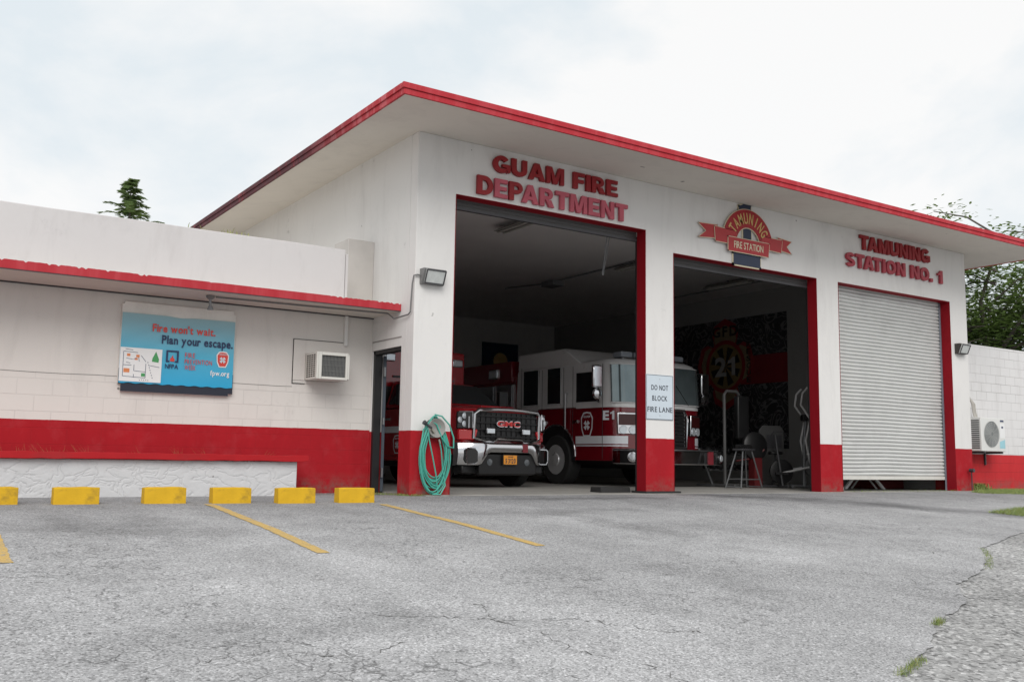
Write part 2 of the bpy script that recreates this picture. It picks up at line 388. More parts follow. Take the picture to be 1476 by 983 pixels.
# ---------------------------------------------------------------- ground
GP = [(-400, -4.0), (-60, -2.6), (-30, -1.75), (-12, -1.03), (-9, -.62), (-6, -.31), (-3.5, -.14), (-1.5, -.035), (-.3, -.006), (.0, -.004), (400, -.004)]
def gz(y):
    for (a, b), (c, d) in zip(GP, GP[1:]):
        if y <= c: return b+(d-b)*(y-a)/(c-a)
    return 0
def sheet(name, xs, ys, dz, material, inside=None):
    v = []; f = []; nx = len(xs)
    for y in ys:
        for x in xs: v.append((x, y, gz(y)+dz))
    for j in range(len(ys)-1):
        for i in range(nx-1): f.append([j*nx+i, j*nx+i+1, (j+1)*nx+i+1, (j+1)*nx+i])
    m = MB(); m.v = v; m.f = f; m.m = [0]*len(f)
    return m.build(name, material)
def asphalt(name, old):
    m, N, L, b = new_mat(name)
    P = N.new('ShaderNodeNewGeometry').outputs['Position']
    n_big = nz(N, L, P, .35, 6, .6, .4); n_mid = nz(N, L, P, 2.4, 7, .65); n_f = nz(N, L, P, 60 if not old else 34, 4, .7)
    tyre = nz(N, L, P, .55, 4, .6, .5, (1.2, .35, 1))
    lo, hi = ((.29, .29, .294), (.47, .47, .477)) if not old else ((.20, .198, .19), (.50, .495, .485))
    c = mixc(N, L, ramp(N, L, n_big, [(.3, 0), (.7, 1)]), lo, hi)
    c = mixc(N, L, .4, c, ramp(N, L, tyre, [(.35, (.30, .30, .304)), (.6, (.49, .49, .498))]))
    c = mixc(N, L, .4, c, mixc(N, L, ramp(N, L, n_mid, [(.3, 0), (.7, 1)]), (.65, .65, .65), (1.25, 1.25, 1.25)), 'MULTIPLY')
    vo = N.new('ShaderNodeTexVoronoi'); vo.inputs['Scale'].default_value = 95 if not old else 42; L.new(P, vo.inputs['Vector'])
    sp = N.new('ShaderNodeSeparateColor'); L.new(vo.outputs['Color'], sp.inputs[0])
    g = ramp(N, L, sp.outputs[0], [(0, .42), (.3, .9), (.8, 1.08), (1, 1.6)])
    c = mixc(N, L, .85 if not old else 1, c, g, 'MULTIPLY')
    c = mixc(N, L, .7, c, ramp(N, L, n_f, [(.3, .55), (.7, 1.35)]), 'MULTIPLY')
    # pits that open up in worn patches
    worn = ramp(N, L, nz(N, L, P, .5, 5, .65, .3), [(.46, 0), (.66, 1)])
    pit = mth(N, L, 'MULTIPLY', ramp(N, L, nz(N, L, P, 22, 5, .75), [(.58, 0), (.68, 1)]), mth(N, L, 'ADD', mth(N, L, 'MULTIPLY', worn, .85), .12))
    c = mixc(N, L, pit, c, (.035, .034, .033))
    sxy = N.new('ShaderNodeSeparateXYZ'); L.new(P, sxy.inputs[0])
    # dark damp track curving out of the bays, darker band along the walls
    dd = mth(N, L, 'ABSOLUTE', mth(N, L, 'ADD', mth(N, L, 'ADD', mth(N, L, 'MULTIPLY', sxy.outputs[0], .815), mth(N, L, 'MULTIPLY', sxy.outputs[1], .58)), -4.06))
    dd = mth(N, L, 'ADD', dd, mth(N, L, 'MULTIPLY', mth(N, L, 'SUBTRACT', n_mid, .5), .8))
    tr_ = mth(N, L, 'MULTIPLY', ramp(N, L, dd, [(.1, .75), (.75, 0)]), ramp(N, L, nz(N, L, P, .8, 4), [(.3, .4), (.6, 1)]))
    c = mixc(N, L, tr_, c, mixc(N, L, 1, c, (.30, .30, .31), 'MULTIPLY'))
    wb = mth(N, L, 'ADD', mth(N, L, 'MULTIPLY', sxy.outputs[1], .25), mth(N, L, 'ADD', 1, mth(N, L, 'MULTIPLY', mth(N, L, 'SUBTRACT', n_big, .5), .9)))
    c = mixc(N, L, mth(N, L, 'MULTIPLY', ramp(N, L, wb, [(.2, 0), (.75, 1)]), .55), c, mixc(N, L, 1, c, (.55, .55, .56), 'MULTIPLY'))
    if not old:
        for (bx, by, rx, ry, st) in ((-4.6, -3.1, 1.5, 1.0, .66), (-3.85, -6.9, .85, .45, .80), (-4.9, -6.9, .8, .35, .85), (.2, -2.6, 1.9, .5, .70), (-.9, -6.5, .35, 1.2, .78), (.6, -4.1, .4, 1.7, .74), (2.3, -.9, 2.6, .35, .6), (-2.5, -5.2, 1.4, .8, 1.22), (.6, -5.9, 1.6, .5, 1.15), (-2.0, -7.4, .9, .6, 1.15), (-4.4, -5.9, 1.1, .5, 1.15)):
            ex = mth(N, L, 'MULTIPLY', mth(N, L, 'SUBTRACT', sxy.outputs[0], bx), 1/rx); ey = mth(N, L, 'MULTIPLY', mth(N, L, 'SUBTRACT', sxy.outputs[1], by), 1/ry)
            dq = mth(N, L, 'SQRT', mth(N, L, 'ADD', mth(N, L, 'MULTIPLY', ex, ex), mth(N, L, 'MULTIPLY', ey, ey)))
            dq = mth(N, L, 'ADD', dq, mth(N, L, 'MULTIPLY', mth(N, L, 'SUBTRACT', n_mid, .5), 1.5))
            c = mixc(N, L, ramp(N, L, dq, [(.25, .8), (1, 0)]), c, mixc(N, L, 1, c, (st, st, st), 'MULTIPLY'))
    # alligator cracking in patches
    va = N.new('ShaderNodeTexVoronoi'); va.feature = 'DISTANCE_TO_EDGE'; va.inputs['Scale'].default_value = 7
    dn2 = N.new('ShaderNodeTexNoise'); dn2.inputs['Scale'].default_value = 9; dn2.inputs['Detail'].default_value = 5; L.new(P, dn2.inputs['Vector'])
    L.new(mixc(N, L, .12, P, dn2.outputs['Color'], 'ADD'), va.inputs['Vector'])
    am = ramp(N, L, nz(N, L, P, .55, 4, .6), [(.50, 0), (.60, 1)])
    al = mth(N, L, 'MULTIPLY', ramp(N, L, va.outputs['Distance'], [(0, 1), (.05, 0)]), am)
    al = mth(N, L, 'MULTIPLY', al, ramp(N, L, nz(N, L, P, 5, 3), [(.42, 0), (.55, 1)]))
    c = mixc(N, L, mth(N, L, 'MULTIPLY', al, .7), c, (.06, .06, .06))
    # cracks
    dn = N.new('ShaderNodeTexNoise'); dn.inputs['Scale'].default_value = 1.8; dn.inputs['Detail'].default_value = 8; dn.inputs['Roughness'].default_value = .7; L.new(P, dn.inputs['Vector'])
    wp = mixc(N, L, .35, P, dn.outputs['Color'], 'ADD')
    vc = N.new('ShaderNodeTexVoronoi'); vc.feature = 'DISTANCE_TO_EDGE'; vc.inputs['Scale'].default_value = 1.3; L.new(wp, vc.inputs['Vector'])
    cr = ramp(N, L, vc.outputs['Distance'], [(0, 1), (.004, 0)])
    cmk = ramp(N, L, nz(N, L, P, .45, 3), [(.56, 0), (.62, 1)])
    crk = mth(N, L, 'MULTIPLY', cr, cmk)
    c = mixc(N, L, mth(N, L, 'MULTIPLY', crk, .5), c, (.08, .08, .08))
    L.new(c, b.inputs['Base Color']); b.inputs['Roughness'].default_value = .85; b.inputs['Specular IOR Level'].default_value = .25
    h = mth(N, L, 'SUBTRACT', mth(N, L, 'MULTIPLY', mth(N, L, 'ADD', n_f, sp.outputs[0]), .35 if not old else .8), mth(N, L, 'ADD', pit, mth(N, L, 'MULTIPLY', crk, 1.5)))
    bump(N, L, b, h, .5, .006 if not old else .02)
    MC[name] = m; return m
M_asp = asphalt('worn_asphalt', False); M_old = asphalt('old_rough_asphalt', True)
ys = [-400, -150, -60, -40, -30, -24, -20, -17, -15, -13.5, -12, -11, -10, -9, -8, -7, -6, -5, -4.2, -3.5, -2.8, -2.2, -1.5, -.9, -.3, 0, 5, 15, 40, 120, 400]
xs = [-500, -200, -80, -40, -20, -12, -8, -5, -2, 0, 3, 6, 9, 12, 15, 20, 40, 80, 200, 500]
struct(sheet('ground', xs, ys, -.008, M_old))
# the newer surface of the lot with its ragged right-hand edge
edge = [(-60, -30), (-9.5, -12.6), (-5.2, -10.6), (-3.4, -9.7), (-1.9, -8.85), (-1.54, -8.66), (-.9, -8.40), (-.2, -8.0), (.3, -7.82), (.66, -7.69), (1.0, -7.42), (1.25, -7.25), (2.1, -6.95), (2.67, -6.66), (3.0, -6.45), (3.45, -6.15), (3.9, -6.0), (5.0, -5.6), (5.55, -5.45), (7.0, -4.9), (9.2, -4.35), (12, -3.6), (20, -2.6), (60, -1.5)]
def edge_y(x):
    for (a, b), (c, d) in zip(edge, edge[1:]):
        if x <= c: return b+(d-b)*(x-a)/(c-a)
    return edge[-1][1]
def dense_strip(name, x0, x1, nx, ylo, yhi, ny, dz, material):
    m = MB(); rnd = random.Random(3)
    jit = [rnd.uniform(-.022, .022) for _ in range(nx+1)]
    for j in range(ny+1):
        for i in range(nx+1):
            x = x0+(x1-x0)*i/nx; a = ylo(x)+(jit[i] if j == 0 else 0); y = a+(yhi-a)*j/ny
            m.v.append((x, y, gz(y)+dz))
    for j in range(ny):
        for i in range(nx):
            k = j*(nx+1)+i; m.f.append([k, k+1, k+nx+2, k+nx+1]); m.m.append(0)
    return m.build(name, material)
lot = dense_strip('parking_lot', -30, 34, 700, edge_y, .35, 26, 0, M_asp); struct(lot)
# open cracks in the surface
M_crk = mat('crack_dark', (.12, .118, .115), .95)
for i, path in enumerate([[(-3.0, -6.7), (-3.12, -7.05), (-3.0, -7.4), (-3.02, -7.75), (-2.8, -8.1), (-2.85, -8.5)], [(-3.12, -7.05), (-2.6, -7.2), (-2.3, -7.55), (-2.0, -7.7)], [(-3.9, -6.4), (-3.75, -6.75), (-3.4, -6.9), (-3.12, -7.05)], [(-4.9, -7.3), (-4.5, -7.2), (-4.2, -7.45), (-3.8, -7.3)], [(2.67, -6.62), (2.5, -6.3), (2.75, -5.9), (2.6, -5.6)]]):
    rd_ = random.Random(40+i); P2 = []
    for (a, b), (c, d) in zip(path, path[1:]):
        for k in range(12): t = k/12; P2.append((a+(c-a)*t+rd_.gauss(0, .018), b+(d-b)*t+rd_.gauss(0, .018)))
    m = MB()
    for k, (x, y) in enumerate(P2):
        q = P2[min(k+1, len(P2)-1)]; p = P2[max(k-1, 0)]; t = Vector((q[0]-p[0], q[1]-p[1])).normalized(); wd = max(.0003, rd_.gauss(.0022, .0022))
        for s in (-1, 1): m.v.append((x-t.y*wd*s, y+t.x*wd*s, gz(y)+.003))
    for k in range(len(P2)-1): m.f.append([2*k, 2*k+1, 2*k+3, 2*k+2]); m.m.append(0)
    struct(m.build('pavement_crack', M_crk))
# bays' concrete floor
fl = MB().box(0.2, 13.38, -.12, 15, -.1, .008); struct(fl.build('garage_floor', M_conc))
for i, (xa, ya, xb, yb) in enumerate([(-3.08, -1.18, -3.24, -4.80), (-1.13, -1.5, -1.25, -4.9), (-5.30, -1.2, -5.43, -4.67)]):
    m = MB(); n = 40; rnd = random.Random(i+1)
    for k in range(n+1):
        t = k/n; x = xa+(xb-xa)*t; y = ya+(yb-ya)*t; h = .052
        m.v += [(x-h+rnd.uniform(-.006, .006), y, gz(y)+.004), (x+h+rnd.uniform(-.006, .006), y, gz(y)+.004)]
    for k in range(n): m.f.append([2*k, 2*k+1, 2*k+3, 2*k+2]); m.m.append(0)
    mm, N_, L_, b_ = new_mat('worn_yellow_line')
    P_ = N_.new('ShaderNodeNewGeometry').outputs['Position']
    c_ = mixc(N_, L_, ramp(N_, L_, nz(N_, L_, P_, 16, 7, .8), [(.5, 0), (.66, .9)]), (.56, .38, .12), (.26, .255, .25))
    c_ = mixc(N_, L_, .6, c_, ramp(N_, L_, nz(N_, L_, P_, 70, 3), [(.3, .6), (.7, 1.3)]), 'MULTIPLY')
    L_.new(c_, b_.inputs['Base Color']); b_.inputs['Roughness'].default_value = .8
    o = m.build('painted_line', mm); o['kind'] = 'structure'

# ---------------------------------------------------------------- fire station
X1, X2, X3, X4, X5, X6, X7 = .6356, 4.2959, 4.918, 8.6079, 9.2422, 12.9602, 13.5859
H, H1, H2, T = 5.17, 4.35, 4.04, .21
YW, YP, YC = 1.3256, .7149, .3972
ST = empty('fire_station', (0, 0, 0), 0, 'white fire station with red fascia, three tall vehicle bays and a low left wing', 'fire station')
m = cells(MB(), [0, X1, X2, X3, X4, X5, X6, X7], [-.3, H2, H1, H], lambda i, j: i % 2 == 0 or j == 2 or (j == 1 and i > 1), 0, T)
m.build('front_wall', M_front, ST, .008)
m = cells(MB(), [T+.001, .36, 1.30, 15.2], [-.3, 2.10, H], lambda i, j: i != 1 or j == 1, 0, .2, 'y')
m.build('side_wall', M_front, ST)
MB().box(13.386, X7-.001, T+.001, 15.2, -.3, H).build('side_wall', M_front, ST)
MB().box(.201, 13.385, 15.0, 15.2, -.3, H).build('rear_wall', M_in, ST)
# inner lining of the right wall and of the left wall, ceiling
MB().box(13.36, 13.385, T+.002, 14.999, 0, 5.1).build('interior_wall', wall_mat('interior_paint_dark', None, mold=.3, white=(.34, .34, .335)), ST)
MB().box(.201, .22, 1.31, 14.999, 0, 5.1).build('interior_wall', M_in, ST)
m = MB().box(.221, 13.359, T+.003, 14.998, 5.10, 5.165)
m.build('ceiling', mat('ceiling_paint', (.76, .74, .73), .8, 0, .1, 1), ST)
# roof slab with sloping soffit
OL, OF, OR_, OB = -.9785, -1.4293, 14.75, 16.2
ZR, ZB = 5.208, 5.057
m = MB()
o4 = [(OL+.03, OF+.03), (OR_-.03, OF+.03), (OR_-.03, OB-.03), (OL+.03, OB-.03)]; i4 = [(0, 0), (X7, 0), (X7, 15.2), (0, 15.2)]
m.rings([[(x, y, H) for x, y in i4], [(x, y, ZB+.012) for x, y in o4], [(x, y, ZR-.012) for x, y in o4]], cap=False)
k = len(m.v); m.v += [(x, y, ZR-.012) for x, y in o4]; m.f.append([k, k+1, k+2, k+3]); m.m.append(0)
k = len(m.v); m.v += [(x, y, H) for x, y in i4]; m.f.append([k+3, k+2, k+1, k]); m.m.append(0)
m.build('roof_slab', M_soffit, ST)
def fas(x0, x1, y0, y1, mm):
    # lower board and a cap strip standing proud of it
    MB().box(x0, x1, y0, y1, ZB, ZB+.075).build('fascia', mm, ST, .004)
    ex = .018
    MB().box(x0-ex*(x0 < x1-1), x1+ex*(x0 < x1-1), y0-ex, y1+ex*(y1-y0 > 1), ZB+.076, ZR).build('fascia_cap', mm, ST, .004) if x1-x0 > 1 else \
        MB().box(x0-ex, x1+ex, y0+.02, y1-.02, ZB+.076, ZR).build('fascia_cap', mm, ST, .004)
fas(OL, OR_, OF, OF+.03, M_fas)
fas(OL, OL+.03, OF+.031, OB, M_fasg)
fas(OR_-.03, OR_, OF+.031, OB, M_fas)
# red reveals of the three bays
for a, b, h in ((X1, X2, H1), (X3, X4, H2), (X5, X6, H2)):
    m = MB().box(a, a+.005, -.004, T+.004, 0, h-.006).box(b-.005, b, -.004, T+.004, 0, h-.006).box(a, b, -.004, T+.004, h-.005, h)
    m.build('painted_reveal', M_redrev, ST)
    if a < X5:
        MB().box(b-.018, b-.001, T+.006, T+.03, 0, h-.08).build('guide_rail', M_blk, ST); MB().box(a+.001, a+.018, T+.006, T+.03, 0, h-.08).build('guide_rail', M_blk, ST)
# rolled-up curtains behind the heads of the open bays
for a, b, h in ((X1, X2, H1), (X3, X4, H2)):
    c = MB(); z = h-.12; c.box(a+.01, b-.01, T+.015, T+.05, z, h+.05)
    for k in range(4): c.cyl((a+.01, T+.02, z+.02+k*.05), (1, 0, 0), .012, b-a-.02, 8)
    d = c.build('roller_door', mat('shutter_grey', (.07, .07, .07), .5, .1, .1), ST, label='grey slatted shutter rolled up behind the door head')
    MB().box(a+.012, b-.012, T+.005, T+.06, z-.04, z-.002).build('bottom_bar', M_dgrey, d)
    MB().cyl((a-.05, T+.46, h+.3), (1, 0, 0), .24, b-a+.1, 20).build('shutter_roll', mat('shutter_grey', (.2, .2, .2)), d)
# closed shutter of bay three
c = MB(); zb = .30; pts = []
n = int((H2+.1-zb)/.0745)
for k in range(n+1):
    z = zb+k*.0745
    for q, dy in ((0, .030), (.10, .012), (.30, -.008), (.6, -.014), (.82, -.002), (.93, .016)):
        if z+q*.0745 < H2+.08: pts.append((T+.04+dy, z+q*.0745))
from mathutils import noise as _ns
rs = [[(X5-.05+(X6-X5+.1)*i/36, y+.022*_ns.noise((i*.13, z*.7, 3.1))+.008*_ns.noise((i*.5, z*2.5, 7)), z+.010*_ns.noise((i*.09, z*.5, 9))) for y, z in pts] for i in range(37)]
c.rings(rs, cap=False, closed=False)
d = c.build('roller_door', mat('shutter_white', (.60, .605, .595), .45, 0, .08, 2, dirt=.1), ST, label='closed off-white slatted shutter, its bottom edge a little above the floor')
MB().box(X5-.04, X6+.04, T+.02, T+.06, zb-.07, zb+.003).build('bottom_bar', M_offw, d, .004)
MB().box(X6-.055, X6-.001, T+.006, T+.019, 0, H2-.008).build('guide_rail', mat('blue_grey_rail', (.24, .27, .32), .45, .4, .1), ST, .004)

# side door into the bay
m = MB().box(.02, .14, 1.245, 1.30, 0, 2.10).box(.02, .14, .36, .40, 0, 2.04).box(.02, .14, .36, 1.30, 2.045, 2.10)
m.build('door_frame', M_blk, ST)
dl = MB(); ang = R(68); ux, uy = math.sin(R(24)), math.cos(R(24))
hx, hy = .15, 1.22
q = [(hx, hy), (hx+ux*.86, hy+uy*.86), (hx+ux*.86+uy*.045, hy+uy*.86-ux*.045), (hx+uy*.045, hy-ux*.045)]
d = dl.prism_z(q, .01, 2.03).build('side_door', M_steelblue, ST, .004, label='dark blue-grey door leaf standing open into the bay')
for za, zb_ in ((1.72, 1.86), (.22, .36), (1.0, 1.1)): MB().box(.14, .165, 1.17, 1.20, za, zb_).build('hinge', M_alu, d)
MB().box(-.003, .004, .36, 1.31, 2.22, 2.24).build('wall_joint', mat('joint_grey', (.28, .26, .25), .8), ST)  # plain grey joint strip above the side door

# low wing
m = cells(MB(), [-16, -1.05, -.555, -.001], [-.3, 1.60, 1.985, 2.60], lambda i, j: not (i == 1 and j == 1), YW, YW+.2)
m.build('wing_wall', M_wing, ST)
MB().box(-16, -.001, YC+.03, 9, 2.601, 2.700).build('wing_roof', M_soffit, ST)
# ragged painted canopy edge
m = MB(); rnd = random.Random(5); n = 640; base = len(m.v); w0 = 0
tops = []
for k in range(n+1):
    x = -16+15.995*k/n
    if x > -3.2: w0 = rnd.choice((0, 0, -.004, -.008, -.016)) if x > -1.1 or rnd.random() < .05 else w0*.5
    else: w0 = -.004*rnd.random() if rnd.random() < .93 else -.02
    tops.append((x, 2.712+w0))
m.rings([[(x, y, z) for x, z in ([(x, 2.606) for x, _ in tops]+tops[::-1])] for y in (YC, YC+.029)])
m.build('canopy_edge', M_fas, ST)
MB().box(-16, -.002, YC+.005, YC+.03, 2.596, 2.605).box(-16, -.002, YW-.035, YW-.001, 2.585, 2.600).build('drip_joint', M_dgrey, ST)
m = cells(MB(), [-16+i*.6 for i in range(25)]+[-.75], [2.701, 3.08, 3.457], lambda i, j: True, YP, YP+.16)
for i, p in enumerate(m.v):
    if p[2] > 3.4: m.v[i] = (p[0], p[1], p[2]+.003*math.sin(p[0]*3.1))
m.build('parapet', M_parapet, ST, .01)
MB().box(-.43, -.001, 1.37, 1.9, 2.701, 3.79).build('roof_upstand', mat('beige_render', (.54, .515, .49), .8, 0, .1, 2, .2, dirt=.1), ST, .006)
MB().box(-.74, -.70, YP+.02, YP+.14, 2.701, 3.40).build('parapet_end', M_parapet, ST)
# joint line, patch around the wall unit
mj = mat('wall_crack', (.20, .19, .18), .9)
m = MB()
x = -16; rnd = random.Random(8); z = 1.505
while x < -1.25:
    x2 = x+rnd.uniform(.2, .5); x2 = min(x2, -1.24); z2 = 1.50+rnd.uniform(-.004, .006)
    m.poly([(x, z-.0035), (x2, z2-.0035), (x2, z2+.0035), (x, z+.0035)], FR((0, YW, 0)), .001, .003); x = x2; z = z2
m.build('wall_joint', mj, ST)
m = MB().box(-1.24, -1.06, YW-.012, YW-.001, 1.60, 2.185).box(-1.059, -.44, YW-.012, YW-.001, 1.995, 2.185).box(-.545, -.44, YW-.012, YW-.001, 1.60, 1.994).box(-1.059, -.546, YW-.012, YW-.001, 1.555, 1.594)
m.build('cover_panel', M_wing, ST)
m = MB()
for a_, b_ in (((-1.243, 1.55), (-1.243, 2.188)), ((-1.243, 2.188), (-.437, 2.188)), ((-1.243, 1.55), (-1.06, 1.55))): outline(m, [a_, b_, b_], .008, FR((0, YW, 0)), .002, .0135)
m.build('wall_joint', mj, ST)
for pth in ([(-.44, 2.55), (-.44, 2.19)], ):
    MB().box(-.475, -.425, YW-.05, YW-.001, 2.14, 2.59).build('pipe_cover', M_plain, ST, .004)
# conduits of the station
mc_ = mat('conduit_grey', (.19, .19, .19), .6, .2, .2, 6)
m = MB().tube([(.14, -.03, 3.07), (.02, -.03, 3.075), (-.03, -.02, 3.06), (-.03, .02, 2.95), (-.03, .06, 2.55), (-.03, .12, 2.52), (-.06, .5, 2.50), (-.10, .62, 2.585), (-1.4, .72, 2.585), (-2.55, .78, 2.585)], .011, 8)
m.build('conduit', mc_, ST)

# wing interior behind the window unit is closed; rear mass of the wing
MB().box(-16, -.002, 8.8, 9, -.3, 2.6).build('wing_wall', M_plain, ST)

# interior fixtures belonging to the building
def batten(x, y0, y1, z, lab):
    f = empty('ceiling_light', (x, y0, z), 0, lab, 'ceiling light', 'fluorescent battens on the bay ceiling')
    L_ = y1-y0
    MB().rings([[(-.06, 0, .06), (.06, 0, .06), (.16, 0, 0), (-.16, 0, 0)], [(-.06, L_, .06), (.06, L_, .06), (.16, L_, 0), (-.16, L_, 0)]]).build('reflector', mat('batten_grey', (.33, .32, .30), .5, .1), f)
    for s in (-.07, .07): MB().cyl((s, .03, -.02), (0, 1, 0), .018, L_-.06, 10).build('tube_lamp', M_offw, f)
    MB().box(-.02, .02, L_/2-.02, L_/2+.02, .06, .12).build('bracket', M_grey, f)
batten(3.88, 2.35, 3.85, 4.98, 'long dark fluorescent fitting near the front of the left bay ceiling')
batten(3.85, 8.9, 10.4, 4.98, 'fluorescent fitting deep in the left bay ceiling')
batten(8.2, 4.4, 5.4, 4.98, 'short fluorescent fitting just left of the second pillar, under the ceiling')
batten(11.6, 4.4, 5.9, 4.98, 'fluorescent fitting on the ceiling of the middle bay')
m = MB().tube([(7.7, 9.5, 5.07), (8.1, 8.2, 5.05), (8.1, 4.7, 5.07)], .02, 6).box(7.9, 8.25, 7.6, 8.1, 4.93, 5.05)
m.tube([(12.2, 9.4, 5.07), (12.2, .9, 5.07)], .02, 6)
m.build('ceiling_conduit', M_grey, ST)
m = MB().tube([(4.0, .62, 4.85), (4.02, .68, 4.3), (4.1, .9, 3.7)], .008, 6).tube([(4.06, .62, 4.85), (4.07, .68, 4.3), (4.12, .9, 3.7)], .008, 6)
m.build('door_chain', M_grey, ST)

# mural on the right inner wall (faces -X; plane frame: u=-Y, v=Z)
MF = FR((13.355, 7.0, 0), (0, -1, 0), (0, 0, 1), (-1, 0, 0))
mm, N_, L_, b_ = new_mat('mural_swirls')
P_ = N_.new('ShaderNodeNewGeometry').outputs['Position']
q_ = nz(N_, L_, P_, 1.5, 1.5, .4, 3.2)
r_ = mth(N_, L_, 'SINE', mth(N_, L_, 'MULTIPLY', q_, 26))
L_.new(mixc(N_, L_, ramp(N_, L_, r_, [(.55, 0), (.85, 1)]), (.03, .03, .034), (.17, .17, .175)), b_.inputs['Base Color'])
MU = empty('wall_mural', (13.358, 7, 0), 0, 'dark wall painting with pale swirls, a red band and a round badge reading 21', 'mural')
def mur(m, n, mt): o = m.build(n, mt, None); o.parent = MU; o.matrix_parent_inverse = MU.matrix_basis.inverted(); return o
mur(MB().poly([(-2.6, .9), (2.22, .9), (2.22, 4.45), (-2.6, 4.45)], MF, .001, .004), 'painted_ground', mm)
mur(MB().poly([(.6, 2.62), (2.22, 2.62), (2.22, 3.38), (.6, 3.38)], MF, .005, .007), 'red_band', mat('mural_red', (.22, .014, .02), .6))
cross = []
for a in range(4):
    A = a*90+90
    for dd, rr in ((-45, .62), (-36, .98), (-24, 1.18), (0, 1.27), (24, 1.18), (36, .98)):
        cross.append(((.05+rr*.84*math.cos(R(A+dd))), 3.22+rr*math.sin(R(A+dd))))
mur(MB().poly(cross, MF, .008, .010), 'badge_cross', mat('mural_red_dark', (.28, .02, .025), .6))
cr2 = [(.05+(x-.05)*.86, 3.22+(z-3.22)*.86) for x, z in cross]
mur(MB().poly(cr2, MF, .011, .012), 'badge_field', mat('mural_tan', (.26, .20, .12), .6))
k1 = MB(); ringpoly(k1, .05, 3.15, .62, .73, MF, .013, .016); mur(k1, 'badge_ring', mat('mural_red_dark', (.25, .02, .02)))
k1 = MB(); k1.poly(circ(.05, 3.15, .615), MF, .013, .015); mur(k1, 'badge_disc', mat('mural_gold', (.24, .17, .07), .6))
k1 = MB()
for a in range(8): k1.poly([(.05, 3.15), (.05+.55*math.cos(R(a*45+10)), 3.15+.55*math.sin(R(a*45+10))), (.05+.55*math.cos(R(a*45+35)), 3.15+.55*math.sin(R(a*45+35)))], MF, .0155, .0165)
mur(k1, 'badge_star', mat('mural_black', (.02, .02, .02)))
mur(MB().text('21', MF, -.33, .42, 2.88, 3.42, .017, .02, .03), 'lettering', mat('mural_pale', (.40, .40, .40), .6))
mur(MB().text('GFD', MF, -.42, .52, 3.98, 4.28, .013, .016, .03, .2), 'lettering', mat('mural_black', (.02, .02, .02)))
k1 = MB()
for i, chh in enumerate('RESCUE'): k1.text(chh, MF, .83, .98, 3.62-i*.19, 3.77-i*.19, .013, .016, .03)
mur(k1, 'lettering', mat('mural_black', (.02, .02, .02)))

# notice board deep in the left bay
nb = empty('notice_board', (11.1, 14.99, 3.6), 0, 'dark blue board with a yellow roundel high on the rear wall', 'notice board')
MB().box(-.7, .7, -.05, -.001, -.75, .75).build('board', M_navy, nb)
MB().poly(circ(0, .15, .28), FR((0, -.05, 0)), .001, .006).build('roundel', M_gold, nb)

# ---------------------------------------------------------------- right block wall, planter
m = MB().box(X7-.3, 40, .5, .7, -.3, 3.29)
o = m.build('block_wall', M_rwall, None, .006); tag(o, 'white painted block wall with red lower band right of the station', 'wall')
PL = empty('planter', (-8, .6, 0), 0, 'low white stucco planter with a red capping along the wing wall', 'planter')
MB().box(-8, 6.58, -.08, .45, -.2, .438).build('planter_wall', M_stucco, PL, .01)
c = MB(); rnd = random.Random(4); n = 90
rs = []
for k in range(n+1):
    x = -8+14.71*k/n; j = lambda: rnd.uniform(-.006, .006)
    rs.append([(x, -.16+j(), .44+j()), (x, .5, .44), (x, .5, .516), (x, -.155+j(), .519+j())])
c.rings(rs).build('capping', M_capred, PL, .006)
gr = MB(); rnd = random.Random(12)
for cl in range(34):
    cx = -6.6+rnd.random()*4.2; cy = 1.16+rnd.uniform(-.05, .1); lean = rnd.uniform(-.8, .1)
    for k in range(rnd.randint(2, 7)):
        x = cx+rnd.uniform(-.05, .05); h = rnd.uniform(.05, .20); l = lean+rnd.uniform(-.4, .4); wd = .002
        gr.v += [(x-wd, cy, .45), (x+wd, cy, .45), (x+l*h, cy-.02, .45+h)]
        k3 = len(gr.v)-3; gr.f.append([k3, k3+1, k3+2]); gr.m.append(0)
for k in range(4):
    x = -1.75+k*.02; gr.v += [(x, 1.0, .45), (x+.006, 1.0, .45), (x+.08+k*.03, .97, .60-.01*k)]; k3 = len(gr.v)-3; gr.f.append([k3, k3+1, k3+2]); gr.m.append(0)
tag(gr.build('dry_grass', mat('dry_straw', (.36, .20, .09), .9)), 'thin dry stalks growing out of the planter', 'grass', kind='stuff')

# ---------------------------------------------------------------- wheel stops
stops = [(-5.40, -4.924, -.90, 'yellow concrete wheel stop cut by the left edge of the photo'), (-4.605, -4.161, -.97, 'yellow wheel stop second from the left, before the stucco planter'),
         (-3.714, -3.271, -1.00, 'yellow wheel stop third from the left, left of the long painted line'), (-3.003, -2.567, -1.08, 'yellow wheel stop at the top end of the long painted line'),
         (-2.289, -1.839, -1.19, 'yellow wheel stop in front of the planter end'), (-1.555, -1.093, -1.21, 'scuffed yellow wheel stop nearest the side door')]
for i, (a, b, y, lab) in enumerate(stops):
    L_ = b-a; g = gz(y)
    m = MB(); rnd = random.Random(i+20); rs = []
    for k in range(9):
        x = L_*k/8; j = lambda s=.003: rnd.uniform(-s, s)
        e0 = .006 if k in (0, 8) else 0
        rs.append([(x, e0, -.02), (x, .16-e0, -.02), (x, .155-e0, .165+j()-e0), (x, .15-e0, .172+j()-e0), (x, .02+e0, .174+j()-e0), (x, .008+e0+j(), .166+j()-e0)])
    m.rings(rs)
    o = m.build('wheel_stop', M_yel, None, .006); o.location = (a, y, g+.004)
    tag(o, lab, 'wheel stop', 'yellow wheel stops in a row')


